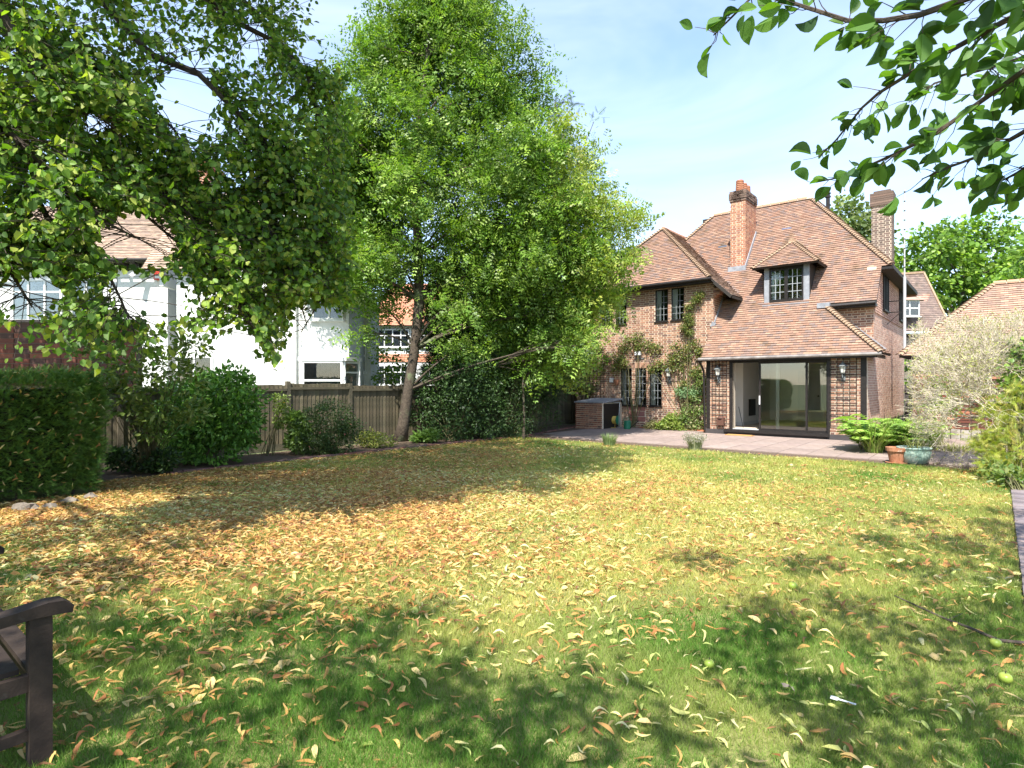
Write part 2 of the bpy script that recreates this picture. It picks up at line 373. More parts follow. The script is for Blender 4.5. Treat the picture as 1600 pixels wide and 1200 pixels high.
def cloud(clumps, k, m, sig=.2, shell=.5, droop=.3, flat=.6):
    """clumps [(centre, (rx,ry,rz))]; k sprays per clump, m leaves per spray. returns pos,fwd,nrm and spray list"""
    pos, fw, nr, sp = [], [], [], []
    for c, r in clumps:
        c = np.array(c, float); r = np.array(r if not np.isscalar(r) else (r,)*3, float)
        kk = int(k*max(r[0]*r[2], .1)); d = unit(rng.normal(size=(kk, 3))); rad = rng.uniform(shell, 1, (kk, 1))**.7
        s = c + d*r*rad*rng.uniform(.8, 1.15, (kk, 1)); sp.append((c, s))
        p = np.repeat(s, m, 0) + rng.normal(size=(kk*m, 3))*sig*np.array((1, 1, .7))
        o = unit(np.repeat(s - c, m, 0)) + rng.normal(size=(kk*m, 3))*.7 + np.array((0, 0, -droop))
        nn = rng.normal(size=(kk*m, 3))*(1-flat) + np.array((0, -.15, flat)) 
        pos.append(p); fw.append(o); nr.append(nn)
    return np.concatenate(pos), np.concatenate(fw), np.concatenate(nr), sp
def bez(p, q, sag=.2, n=5, jit=.05):
    p, q = np.array(p, float), np.array(q, float); L = np.linalg.norm(q-p); mid = (p+q)/2 + np.array((0, 0, sag*L)) + rng.normal(size=3)*jit*L
    t = np.linspace(0, 1, n)[:, None]
    return (1-t)**2*p + 2*t*(1-t)*mid + t*t*q
def tree(name, label, cat, base, trunk, trad, clumps, tmpl, size, k, m, pal, leafm='leaf', barkm='bark', sig=.2, shell=.5, droop=.3,
         flat=.5, limb=.05, twigs=True, group=None, tn=8, maxtw=14):
    base = np.array(base, float); t = thing(name, label, cat, tuple(base), 0, group); trunk = np.array(trunk, float)
    mb = MB(); mb.tube(trunk, trad, tn); mb.build('trunk', M[barkm], t, smooth=True, rel=True)
    pos, fw, nr, sp = cloud(clumps, k, m, sig, shell, droop, flat)
    cc_ = shades(len(pos), pal, .15)*np.repeat(rng.uniform(.62, 1.45, (len(pos)//m, 1)), m, axis=0)
    V, Fa, C = leaves(pos, fw, nr, size*rng.uniform(.6, 1.3, len(pos)), tmpl, np.minimum(cc_, .6))
    lb = MB()
    for c, s in sp:
        dist = np.linalg.norm(trunk[:, :2]-c[:2], axis=1)
        cand = [i for i in range(len(trunk)) if trunk[i][2] <= c[2]-.12*dist[i]] or [int(np.argmin(np.linalg.norm(trunk-c, axis=1)))]
        i = cand[-1]; pth = bez(trunk[i], c, .12, 6); r0 = min(limb, trad[i]*.6)
        lb.tube(pth, np.linspace(r0, r0*.3, 6), 5, cap=False)
        if twigs:
            for q in s[:maxtw]: lb.tube(bez(pth[random.choice((3, 4, 5))], q, .1, 4), np.linspace(r0*.3, r0*.08, 4), 3, cap=False)
    lb.build('branches', M[barkm], t, rel=True)
    arrmesh('crown', V, Fa, C, M[leafm], t)
    return t
def shrub(name, label, cat, base, clumps, tmpl, size, k, m, pal, leafm='leaf', sig=.08, shell=.75, droop=.1, flat=.4, stemn=10, flower=None, group=None):
    t = thing(name, label, cat, tuple(base), 0, group)
    pos, fw, nr, sp = cloud(clumps, k, m, sig, shell, droop, flat)
    V, Fa, C = leaves(pos, fw, nr, size*rng.uniform(.7, 1.25, len(pos)), tmpl, shades(len(pos), pal))
    ok = V.reshape(len(pos), -1, 3)[:, :, 2].min(1) > base[2] + .01
    nv, nf = len(tmpl[0]), len(tmpl[1]); V = V.reshape(len(pos), nv, 3)[ok].reshape(-1, 3); C = C.reshape(len(pos), nf, 3)[ok].reshape(-1, 3)
    Fa = (tmpl[1][None] + (np.arange(int(ok.sum()))*nv)[:, None, None]).reshape(-1, tmpl[1].shape[1])
    lb = MB(); b = np.array(base, float)
    for c, s in sp:
        for q in s[:stemn]: lb.tube(bez(b + rng.normal(size=3)*(.06, .06, 0), q, .15, 5), np.linspace(.012, .003, 5), 3, cap=False)
    lb.build('stems', M['stem'], t, rel=True); arrmesh('foliage', V, Fa, C, M[leafm], t)
    if flower:
        n, sz, fp = flower; idx = rng.integers(0, len(pos), n); cen = pos[idx]; 
        d = rng.normal(size=(n*5, 3)); V, Fa, C = leaves(np.repeat(cen, 5, 0), d, rng.normal(size=(n*5, 3)), np.full(n*5, sz), T_OV, shades(n*5, fp, .15))
        arrmesh('flowers', V, Fa, C, M['leaf'], t, 'stuff')
    return t
# ================================================================ ground
def sheet(name, pts, m, z, kind='structure', parent=None, c=(1,1,1)):
    b = MB(); b.add([(x, y, z) for x, y in pts], [tuple(range(len(pts)))], c); return b.build(name, M[m], parent, kind=kind)
sheet('ground', [(-900,-900),(900,-900),(900,900),(-900,900)], 'far', -.012)
hp = lambda *q: [Hw(x, y)[:2] for x, y in q]
sheet('lawn', hp((-8.7,-22),(3.02,-22),(3.02,-5.1),(-8.4,-5.1),(-8.5,-5.4)), 'lawn', -.004)
# border soil between lawn and fence, and right-hand bed
bed = sheet('flower_bed', hp((-10.6,-22),(-8.7,-22),(-8.7,-5.4),(-8.4,-5.1),(-8.4,-4.9),(-9.3,-2.0),(-9.5,.6),(-10.6,.6)), 'soil', .0)
# brick edging along the bed (a row of bricks laid end to end, ids of their own)
eb = MB(); 
def edge_run(p, q, parent, pal, L=.215, Wd=.10, h=.045, gap=.008, jit=.004, name='brick', m='brick'):
    p, q = np.array(p, float), np.array(q, float); d = q-p; T = np.linalg.norm(d); d /= T; s = np.array((-d[1], d[0])); n = int(T/(L+gap))
    for i in range(n):
        o = p + d*(i*(L+gap)) + s*random.uniform(-jit, jit); mb = MB(); c = np.array(random.choice(pal))*random.uniform(.8, 1.15)
        hh = h + random.uniform(-.006, .006)
        mb.obox((0,0,-.03), (*d*L, random.uniform(-.003,.003)), (*s*Wd, 0), (0,0,hh+.03), tuple(c)); ob = mb.build(name, M[m], parent); ob.location = (*o, 0)
EDG = [(.20,.085,.07),(.15,.075,.07),(.11,.07,.07),(.24,.10,.08),(.17,.09,.08)]
g = [Hw(-8.72,-15.0)[:2], Hw(-8.72,-9.2)[:2], Hw(-8.62,-6.5)[:2], Hw(-8.42,-4.9)[:2], Hw(-8.9,-3.2)[:2], Hw(-9.35,-1.2)[:2], Hw(-9.4,.0)[:2]]
for i in range(len(g)-1): edge_run(g[i], g[i+1], bed, EDG)
g2 = [(x+.12*ST*0+.115*CT, y-.115*ST) for x, y in g[:3]]
edge_run(g2[0], g2[1], bed, EDG, h=.02)
# patio of slabs
pat = sheet('patio', hp((-8.4,-5.1),(3.9,-5.1),(3.9,2.45),(.0,2.45),(0,0),(-4.6,0),(-4.6,.6),(-9.5,.6),(-9.3,-2.0),(-8.4,-4.9)), 'soil', .006)
SL = [(.25,.19,.165),(.27,.205,.175),(.235,.18,.155),(.255,.195,.165),(.28,.22,.19)]
k = 0
for i in range(-15, 7):
    for j in range(-9, 5):
        x0, y0 = i*.62+.1, j*.62+.46; xc, yc = x0+.3, y0+.3
        if not (-5.1 < y0 and y0+.6 < 2.5 and x0+.6 < 3.9): continue
        if xc > -.35 and yc > -.3 and xc < .3: continue
        if x0 < 0 and x0+.6 > -4.6 and y0+.6 > -.02: continue
        if x0 <= -4.6 and y0+.6 > .45: continue
        if x0 < -8.35-(y0+5.1)*.22: continue
        mb = MB(); h = .022 + random.uniform(-.002, .002)
        a, b, c_, d_ = (0,0), (.608,0), (.608,.608), (0,.608)
        mb.obox((0,0,0), (.609*CT, -.609*ST, 0), (.609*ST, .609*CT, 0), (0,0,h), tuple(np.array(random.choice(SL))*random.uniform(.95,1.06)))
        o = mb.build('paving_slab', M['slab'], pat); o.location = Hw(x0, y0, .006)
# brick path on the right
path = sheet('brick_path', hp((3.03,-22),(4.75,-22),(4.75,-5.1),(3.03,-5.1)), 'soil', .004)
PV = [(.21,.17,.165),(.17,.14,.14),(.25,.19,.17),(.20,.165,.17),(.15,.125,.13)]
n = 0
for j in range(100):
    for i in range(4):
        y = -5.2 - j*.112; x = 3.04 + i*.222 + (.0 if j % 2 else .0) + (.11 if j % 2 and i else 0)
        if n > 298 or y < -15.5: continue
        mb = MB(); mb.obox((0,0,0), (.214*CT, -.214*ST, 0), (.104*ST, .104*CT, 0), (0,0,.03+random.uniform(-.004,.004)), tuple(np.array(random.choice(PV))*random.uniform(.85,1.12)))
        o = mb.build('brick', M['slab'], path); o.location = Hw(x+random.uniform(-.003,.003), y, .004); n += 1
sheet('right_bed_soil', hp((4.75,-22),(14,-22),(14,2.4),(3.9,2.4),(3.9,-5.1),(4.75,-5.1)), 'soil', .001)
# ================================================================ the brick house
hs = thing('brick_house', 'two storey brick house with steep clay tiled roof and sliding patio doors', 'house', (OX, OY, 0), -TH)
A_W, Y_W, Y_M = 4.6, .6, 1.3
# --- walls as solid slabs with openings
def wall_slab(name, parent, axis, pos, th, uv, holes, z0, z1, m='mortar'):
    """axis 'x': runs along x at y=pos (outer) going back th ; 'y': runs along y at x=pos going left th"""
    mb = MB(); us = sorted(set([uv[0], uv[1]] + [h for q in holes for h in q[:2] if uv[0] < h < uv[1]])); 
    for a, b in zip(us[:-1], us[1:]):
        zz = [(z0, z1)]
        for h in holes:
            if h[0] <= a + 1e-6 and h[1] >= b - 1e-6:
                nz = []
                for c, d in zz:
                    if h[3] <= c or h[2] >= d: nz.append((c, d)); continue
                    if h[2] > c: nz.append((c, h[2]))
                    if h[3] < d: nz.append((h[3], d))
                zz = nz
        for c, d in zz:
            if axis == 'x': mb.box((a, pos, c), (b, pos+th, d))
            else: mb.box((pos-th, a, c), (pos, b, d))
    return mb.build(name, M[m], parent)
# openings, measured
def win(px0, px1, py0, py1, b):
    x0, x1 = fx(px0, b), fx(px1, b); return (x0, x1, fz(py1, x0, b), fz(py0, x0, b))
W_up = [win(1023.8, 1043.8, 453.5, 502, Y_W), win(1048.8, 1069, 450.5, 499.5, Y_W), win(939.5, 957, 460, 507, Y_W), win(962, 979, 458, 506, Y_W)]
W_lo = [win(970, 987.3, 576, 632, Y_W), win(992.5, 1010, 575.5, 632.5, Y_W), win(1015, 1034, 575, 633, Y_W)]
DX0, DX1, DZ0, DZ1 = -3.76, -.99, .19, 2.33
w_wing = wall_slab('wall', hs, 'x', Y_W, .28, (-10.07, -A_W), W_up + W_lo, 0, 5.22)
w_ext = wall_slab('wall', hs, 'x', 0, .25, (-A_W, 0), [(DX0, DX1, -.1, DZ1+.06)], 0, 2.62)
W_sd = [(2.9, 4.0, 4.07, 5.18), (6.9, 8.0, 4.07, 5.18)]
w_side = wall_slab('wall', hs, 'y', -.005, .25, (.25, 8.8), W_sd, 0, 2.62)
wall_slab('wall', hs, 'y', -.005, .25, (Y_M+.25, 8.8), W_sd, 2.62, 4.0)
wall_slab('wall', hs, 'y', -.005, .25, (Y_M+.55, 8.8), W_sd, 4.0, 5.28)
wall_slab('wall', hs, 'x', Y_M, .25, (-2.2, -.005), [], 2.3, 4.12)
wall_slab('wall', hs, 'x', 8.55, .25, (-10.07, -.255), [(-2.9, -1.2, .9, 2.1)], 0, 5.2)
wall_slab('wall', hs, 'y', -9.82, .25, (Y_W+.28, 8.55), [], 0, 5.1)
wall_slab('wall', hs, 'y', -A_W, .25, (Y_W+.28, 4.0), [(Y_W+.2, 9, -1, 2.6)], 2.6, 4.9)
# --- brickwork
eb = lay_bricks((0,0,0), (1,0,0), (0,-1,0), [(-.99,.17),(-.13,.17),(-.13,2.6),(-.99,2.6)], pal=BR)
eb2 = lay_bricks((0,0,0), (1,0,0), (0,-1,0), [(-4.5,.17),(-3.76,.17),(-3.76,2.6),(-4.5,2.6)], pal=BR)
put_bricks(eb, w_ext, 150); put_bricks(eb2, w_ext, 150)
soldU = (min(W_up[0][0], W_up[1][0]), W_up[1][1], W_up[0][3]+.005, W_up[0][3]+.225)
soldU2 = (W_up[2][0], W_up[3][1], W_up[2][3]+.005, W_up[2][3]+.225)
soldL = (W_lo[0][0], W_lo[2][1], W_lo[0][3]+.005, W_lo[0][3]+.225)
pad = lambda W: [(a-.0, b+.0, c-.06, d) for a, b, c, d in W]
wb = lay_bricks((0, Y_W, 0), (1,0,0), (0,-1,0), [(-10.07,0),(-4.6,0),(-4.6,5.2),(-10.07,5.2)], holes=pad(W_up)+pad(W_lo)+[(-7.9,-7.15,.25,.85)], soldier=[soldU, soldU2, soldL])
wb += lay_bricks((0, Y_W, 0), (1,0,0), (0,-1,0), [(-7.9,.25),(-7.15,.25),(-7.15,.85),(-7.9,.85)], pal=[(.30,.13,.11),(.26,.12,.11)], course=.2, L=.35, Hd=.33)
put_bricks(wb, w_wing, 0)
sb = lay_bricks((-.005,0,0), (0,1,0), (1,0,0), [(0,0),(8.8,0),(8.8,5.27),(1.98,5.27),(1.3,4.45),(1.3,2.6),(0,2.6)],
     holes=pad(W_sd), pal=[(.46,.30,.23),(.42,.26,.20),(.50,.34,.26),(.39,.24,.18),(.45,.30,.24)], vfun=lambda v: .03 if v > 3.8 else 0, proud=.003)  # paler bricks than the front: grazing sunlight put into the palette
put_bricks(sb, w_side, 0)
mbk = lay_bricks((0,Y_M,0), (1,0,0), (0,-1,0), [(-2.2,2.4),(-.005,2.4),(-.005,4.12),(-2.2,4.12)]); put_bricks(mbk, w_side, 0)
rb = lay_bricks((-A_W,0,0), (0,1,0), (1,0,0), [(Y_W,2.6),(3.0,2.6),(3.0,5.0),(Y_W,5.0)]); put_bricks(rb, w_wing, 0)
lb_ = lay_bricks((-10.07,0,0), (0,1,0), (-1,0,0), [(Y_W,0),(8.8,0),(8.8,5.0),(Y_W,5.0)]); put_bricks(lb_, w_wing, 0)
m = MB(); 
for i in range(4): m.box((-A_W+.0, Y_W-.05+.0, 4.62+i*.078), (-A_W+.10+i*.11, Y_W+.22, 4.69+i*.078), random.choice(BR))
m.build('corbel', M['brick'], hs)
# --- leaded casement windows
def casement(x0, x1, z0, z1, y, nx, nz, parent=hs, frame=.035, dep=.10, openleft=True):
    f = MB(); r = y + .03
    f.box((x0, r-.035, z0-.05), (x1, r+.05, z0+.005), ); f.box((x0, r-.02, z1-frame), (x1, r+.05, z1)); f.box((x0, r-.02, z0), (x0+frame, r+.05, z1)); f.box((x1-frame, r-.02, z0), (x1, r+.05, z1))
    f.box((x0-.03, y-.05, z0-.07), (x1+.03, y+.03, z0-.03))
    fo = f.build('window', M['black'], parent)
    g = MB(); g.box((x0+frame, r+.01, z0), (x1-frame, r+.016, z1-frame)); g.build('pane', M['glass'], fo)
    b = MB(); bw = .009
    for i in range(1, nx): b.box((x0+frame+(x1-x0-2*frame)*i/nx-bw/2, r-.001, z0), (x0+frame+(x1-x0-2*frame)*i/nx+bw/2, r+.009, z1-frame))
    for i in range(1, nz): b.box((x0+frame, r-.003, z0+(z1-frame-z0)*i/nz-bw/2), (x1-frame, r+.007, z0+(z1-frame-z0)*i/nz+bw/2))
    b.build('glazing_bars', M['leadbar'], fo)
    v = MB(); v.box((x0+.02, y+.30, z0-.05), (x1-.02, y+.32, z1), ); v.build('room_dark_sheet', M['inblack'], fo)  # black sheet behind the pane stands in for the unlit room
    c = MB(); cw = (x1-x0)*(.36 if openleft else .25)
    v2 = []; nseg = 7
    for i in range(nseg+1): v2 += [(x0+frame+cw*i/nseg, y+.065+(.025 if i % 2 else 0), z0), (x0+frame+cw*i/nseg, y+.065+(.025 if i % 2 else 0), z1-frame)]
    c.add(v2, [(2*i, 2*i+2, 2*i+3, 2*i+1) for i in range(nseg)]); c.build('curtain', M['white'], fo)
    return fo
for q in W_up: casement(*q, Y_W, 3, 5)
for i, q in enumerate(W_lo): casement(*q, Y_W, 3, 5)
for (y0, y1, z0, z1) in W_sd:
    f = MB()
    for yy in np.linspace(y0, y1-.05, 4): f.box((-.03, yy, z0), (.07, yy+.05, z1))
    f.box((-.03, y0, z0-.05), (.09, y1, z0)); f.box((-.03, y0, z1), (.07, y1, z1+.05)); fo = f.build('window', M['black'], hs)
    f = MB(); f.box((-.02, y0, z0), (-.01, y1, z1)); f.build('pane', M['glass'], fo)
    f = MB()
    for zz in np.linspace(z0, z1, 6)[1:-1]: f.box((-.005, y0, zz-.006), (.004, y1, zz+.006))
    f.build('glazing_bars', M['black'], fo)
    f = MB(); f.box((-.3, y0, z0), (-.28, y1, z1)); f.build('room_dark_sheet', M['inblack'], fo)  # same black sheet, painted darkness behind the side window
# --- extension: posts, beam, plinth, sliding doors
f = MB(); f.box((-.135, -.03, .17), (.01, .03, 2.6)); f.build('corner_post', M['black'], hs)
f = MB(); f.box((-4.62, -.03, .17), (-4.5, .03, 2.55)); f.build('corner_post', M['black'], hs)
f = MB(); f.box((-4.02, -.04, DZ1+.06), (-.90, -.0, 2.60)); f.build('lintel_beam', M['black'], hs)
f = MB(); f.box((-4.64, -.06, .0), (-3.9, .0, .165)); f.box((-.99, -.06, .0), (.0, .0, .165)); f.box((-3.9, -.06, 0), (-.99, .0, .10)); f.build('plinth', M['plinth'], hs)
f = MB(); f.box((-4.0, -.17, .10), (-.92, -.0, .165)); f.box((-4.0, -.12, .165), (-.92, .0, .19)); f.build('door_sill', M['black'], hs)
d = MB(); d.box((DX0-.10, -.03, DZ0), (DX0, .12, DZ1)); d.box((DX1, -.03, DZ0), (DX1+.07, .12, DZ1)); d.box((DX0-.10, -.03, DZ1), (DX1+.07, .12, DZ1+.06))
xo = fx(1188.5, .05); x2 = fx(1260.5, .08)
door = d.build('sliding_door', M['black'], hs)
def leafd(x0, x1, y, nm):
    q = MB(); q.box((x0, y, DZ0), (x0+.055, y+.04, DZ1)); q.box((x1-.045, y, DZ0), (x1, y+.04, DZ1)); q.box((x0+.055, y, DZ0), (x1-.045, y+.04, DZ0+.06)); q.box((x0+.055, y, DZ1-.04), (x1-.045, y+.04, DZ1))
    o = q.build(nm, M['black'], door); g = MB(); g.box((x0+.055, y+.017, DZ0+.06), (x1-.045, y+.023, DZ1-.04)); g.build('pane', M['doorglass'], door)
leafd(xo-.05, x2+.02, .03, 'sliding_panel'); leafd(x2-.03, DX1, .075, 'fixed_panel')
q = MB(); q.box((xo-.035, -.01, 1.0), (xo-.005, .03, 1.28)); q.build('handle', M['white'], door)
q = MB(); q.box((DX0, .0, DZ0-.005), (xo-.05, .12, DZ0+.02)); q.build('track', M['pole'], door)
# --- room behind the doors
r = MB()
r.box((-4.3, .25, .17), (-.26, 8.5, .19)); r.build('room_floor', M['infloor'], hs)
r = MB(); r.box((-4.35, .25, 2.45), (-.26, 8.5, 2.5)); r.build('room_ceiling', M['inwall'], hs)
r = MB(); r.box((-4.38, .25, .19), (-4.33, 8.5, 2.45)); r.box((-4.33, 1.9, .19), (-4.05, 3.75, 2.45)); r.box((-.30, .26, .19), (-.256, 8.5, 2.45))
r.box((-4.33, 6.0, .19), (-3.25, 6.1, 2.45)); r.box((-2.35, 6.0, .19), (-1.85, 6.1, 2.45)); r.box((-3.25, 6.0, 2.15), (-2.35, 6.1, 2.45))
r.box((-4.33, 8.48, .19), (-2.9, 8.54, 2.45)); r.box((-1.2, 8.48, .19), (-.3, 8.54, 2.45)); r.box((-2.9, 8.48, .19), (-1.2, 8.54, .9)); r.box((-2.9, 8.48, 2.1), (-1.2, 8.54, 2.45))
r.box((-4.5,.2505,.19), (-4.38,.27,2.45)); r.build('room_walls', M['inwall'], hs)
r = MB(); r.box((-4.05, 2.5, .50), (-4.02, 3.2, 1.10)); r.build('fireplace', M['inblack'], hs)
r = MB(); r.box((-4.33, 1.86, .19), (-4.03, 3.79, .30)); r.box((-4.33, 3.79, .19), (-4.31, 8.4, .30)); r.build('skirting', M['white'], hs)
r = MB(); r.box((-3.25, 5.97, .19), (-2.35, 6.02, 2.15)); dd = r.build('inner_door', M['white'], hs)
r = MB(); r.lathe((-2.5, 5.93, 1.15), [(.03,0),(.035,.03),(.02,.06)], 8); r.build('handle', M['inblack'], dd)
xc = fx(1217, .45); r = MB()
for i in range(5): r.box((xc-.05+.02*i, .30+.02*(i % 2), .2), (xc-.035+.02*i, .33+.02*(i % 2), 2.3))
r.build('blind_stack', M['white'], hs)
r = MB(); r.bar((-3.62, .6, .2), (-3.72, .45, .9), (.012, .012)); r.build('broom_pole', M['inblack'], hs)
# --- roofs ; z on the main slope
SP = 1.2; zm = lambda y: 2.65 + SP*(y+.25)
E0 = -.36
R1 = (-2.49, 4.7, zm(4.7)); R0 = (-6.116, 4.7, zm(4.7))
ze = zm(E0); ry = 1.96
rf = MB(); rf.box((-6.6, 4.66, 7.9), (-2.6, 4.74, 8.50)); roof = rf.build('roof', M['soffit'], hs)
front = [(-4.66, E0, ze), (.45, E0, ze), (-1.25, .95, zm(.95)), (.12, .95, zm(.95)), (.12, ry, zm(ry)), (.40, ry, zm(ry)), R1, R0, (-7.009, 3.81, zm(3.81)), (-3.9, 1.375, zm(1.375)), (-4.6, 1.375, zm(1.375)), (-4.6, Y_W-.01, zm(Y_W-.01)), (-4.66, Y_W-.01, zm(Y_W-.01))]
sl = math.sqrt(1+SP*SP)
mk = [(4.66-fx(1225, 3.6)*-1, (3.55-E0)*sl, .10, (.14,.15,.20)), (4.66+fx(1127, 3.2), (3.3-E0)*sl, .10, (.14,.15,.20))]
mk[0] = (4.66+fx(1226, 3.6), (3.62-E0)*sl, .09, (.16,.16,.22))
roof_plane(roof, front, marks=mk)
roof_plane(roof, [(.45, 1.3, ze), (.45, E0, ze), (-1.25, .95, zm(.95)), (-1.25+.0, 1.3, zm(.95))], eavevec=(0,-1,0))
hh = zm(ry)
roof_plane(roof, [(.40, 8.9, hh), (.40, ry, hh), R1], eavevec=(0,-1,0))
roof_plane(roof, [(.40, 8.9, hh), (-10.4, 8.9, hh), R0, R1], eavevec=(-1,0,0)) if False else None
bd = MB(); 
def deckpoly(pts):
    k = len(pts); P_ = [np.array(p, float) for p in pts]; bd.add(P_ + [p-np.array((0,0,.08)) for p in P_], [tuple(range(k)), tuple(range(2*k-1, k-1, -1))] + [(i, (i+1) % k, k+(i+1) % k, k+i) for i in range(k)], (.36,.18,.12))
deckpoly([(.40, 8.95, hh-.1), R1, R0, (-10.4, 8.95, hh-.1)]); deckpoly([R0, (-10.4, 8.95, hh-.1), (-10.4, 2.5, 4.95), (-7.009, 3.81, zm(3.81))])
bd.build('rear_slope', M['tile'], roof)
hip_tiles(roof, (.42, E0, ze+.01), (-1.25, .95, zm(.95)+.01)); hip_tiles(roof, (.38, ry, hh+.01), (R1[0], R1[1], R1[2]+.01)); hip_tiles(roof, (-7.0, 3.81, zm(3.81)+.01), (R0[0], R0[1], R0[2]+.01))
ridge_tiles(roof, (R0[0], R0[1], R0[2]-.02), (R1[0]+.05, R1[1], R1[2]-.02))
# wing roof
AP = (-7.33, 2.49, 7.81); zw = 5.25
roof_plane(roof, [(-10.065, .25, zw), (-4.595, .25, zw), AP], pal=TI)
zr = lambda x: 7.81 - .936*(7.33+x)
roof_plane(roof, [(-3.9, 1.375, 4.60), (-3.9, .25, 4.60), (-4.595, .25, zw), AP, (-7.33, 6.2, 7.81), (-7.009, 5.6, zr(-7.009)), (-7.009, 3.81, zr(-7.009))], eavevec=(0,-1,0), pal=TO)
roof_plane(roof, [(-10.4, .25, 4.94), (-10.4, 8.5, 4.94), (-7.33, 6.4, 7.81), AP, (-10.065, .25, zw)], eavevec=(0,1,0))
hip_tiles(roof, (-4.6, .25, zw+.01), (AP[0], AP[1], AP[2]+.01)); hip_tiles(roof, (-10.06, .25, zw+.01), (AP[0], AP[1], AP[2]+.01))
ridge_tiles(roof, (AP[0], AP[1]-.05, AP[2]-.03), (-7.33, 6.2, AP[2]-.03))
m = MB(); m.bar((-4.45, .22, 5.06), (-3.88, .22, 4.53), (.05, .10)); m.bar((-3.88, .25, 4.53), (-3.88, 1.3, 4.53), (.04, .08)); m.build('bargeboard', M['soffit'], roof)
# eaves: fascia, gutters
m = MB(); m.box((-10.1, .28, zw-.14), (-4.6, .60, zw-.05)); m.box((-10.1, .24, zw-.16), (-4.62, .28, zw-.03)); m.build('fascia', M['black'], roof)
m = MB(); m.tube([(-10.1, .20, zw-.05), (-4.55, .20, zw-.045)], .05, 8); m.build('gutter', M['black'], roof)
m = MB(); m.box((-4.7, E0+.06, ze-.10), (.0, .0, ze-.05)); m.box((-4.7, E0+.04, ze-.13), (.3, E0+.07, ze-.01)); m.box((.28, E0+.04, ze-.12), (.31, 1.25, ze-.02)); m.build('fascia', M['black'], roof)
m = MB(); m.tube([(-4.76, E0-.02, ze-.055), (-2, E0-.02, ze-.04), (.42, E0-.02, ze-.03)], .05, 8); gt = m.build('gutter', M['gutter'], roof)
m = MB(); m.tube([(-4.74, E0-.02, ze-.09), (-4.74, -.1, ze-.30), (-4.70, -.05, ze-.45), (-4.66, -.05, .1)], .035, 8); m.build('downpipe', M['black'], roof)
m = MB(); m.tube([(-1.35, .9, zm(.95)-.05), (.1, .9, zm(.95)-.03)], .045, 6); m.box((-1.3, .94, zm(.95)-.12), (.1, 1.3, zm(.95)-.03)); m.build('gutter', M['black'], roof)
m = MB(); m.box((-.25,ry-.05,hh-.12),(.4,ry,hh-.05)); m.build('gutter', M['black'], roof)
m = MB(); m.box((-.02, ry, hh-.10), (.42, 8.9, hh-.03)); m.box((.38, ry, hh-.12), (.43, 8.9, hh+.0)); m.build('soffit', M['soffit'], roof)
m = MB(); m.bar((-1.3, 1.27, zm(.95)+.02), (.30, 1.27, ze+.14), (.03, .11)); m.box((-1.45,.8,zm(.85)+.03),(-1.1,1.1,zm(.85)+.19)); m.build('lead_flashing', M['lead'], roof)
m = MB(); m.bar((-4.66,.56,3.6),(-4.57,.56,3.75),(.05,.14)); m.bar((-4.58,.62,zm(.62)+.05),(-4.58,1.4,zm(1.4)+.05),(.03,.10)); m.build('lead_flashing', M['lead'], roof)
# dormer
db = 1.15; dx0, dx1 = fx(1194, db), fx(1264.5, db); dz0 = zm(db)+.02; dzt = 5.52
dm = MB(); dm.box((dx0, db, dz0-.1), (dx0+.17, db+.04, dzt)); dm.box((dx1-.17, db, dz0-.1), (dx1, db+.04, dzt)); dorm = dm.build('dormer', M['lead'], hs)
m = MB()
for x in (dx0, dx1-.04):
    yb = (dzt-2.65)/SP-.25
    m.add([(x, db+.04, dz0), (x, db+.04, dzt), (x, yb, dzt), (x+.04, db+.04, dz0), (x+.04, db+.04, dzt), (x+.04, yb, dzt)], [(0,1,2),(5,4,3),(0,3,4,1),(1,4,5,2),(2,5,3,0)])
m.build('cheek', M['soffit'], dorm)
m = MB(); a0, a1 = dx0+.17, dx1-.17; mid = (a0+a1)/2
m.box((a0, db-.03, dz0-.05), (a1, db+.05, dz0+.07)); m.box((dx0-.0, db-.05, dz0-.09), (dx1, db+.02, dz0-.04)); m.box((a0, db-.02, dzt-.15), (a1, db+.05, dzt)); m.box((mid-.05, db-.035, dz0+.07), (mid+.05, db+.05, dzt-.15))
m.box((a0, db-.03, dz0+.07), (a0+.045, db+.05, dzt-.15)); m.box((a1-.045, db-.03, dz0+.07), (a1, db+.05, dzt-.15)); wf = m.build('window_frame', M['black'], dorm)
for (u0, u1) in ((a0+.045, mid-.05), (mid+.05, a1-.045)):
    p_ = MB(); p_.box((u0, db+.012, dz0+.07), (u1, db+.018, dzt-.15)); p_.build('pane', M['glass'], dorm)
    b = MB(); 
    for i in (1, 2): b.box((u0+(u1-u0)*i/3-.008, db-.002, dz0+.07), (u0+(u1-u0)*i/3+.008, db+.01, dzt-.15))
    for i in (1, 2, 3): zz = dz0+.07+(dzt-.22-dz0)*i/4; b.box((u0, db-.005, zz-.008), (u1, db+.008, zz+.008))
    b.build('glazing_bars', M['leadbar'], dorm)
c = MB(); c.add([(a0+.05, db+.12, dz0+.05), (a0+.12, db+.10, dz0+.05), (a0+.30, db+.13, dzt-.2), (a0+.05, db+.12, dzt-.2)], [(0,1,2,3)]); c.build('curtain', M['curtain'], dorm)
c = MB(); c.box((a0, db+.45, dz0), (a1, db+.46, dzt)); c.build('room_dark_sheet', M['inblack'], dorm)  # black sheet as the dark inside of the dormer
c = MB(); c.box((dx0-.02, db-.12, dz0-.13), (dx1+.02, db+.0, dz0-.09)); c.build('lead_flashing', M['lead'], dorm)
dA = ((dx0+dx1)/2, 1.95, 6.45); ey = db-.25; el, er = dx0-.32, dx1+.32; ez = dzt-.03
roof_plane(dorm, [(el, ey, ez), (er, ey, ez), dA], deckname='dormer_roof')
yv = lambda z: (z-2.65)/SP-.25
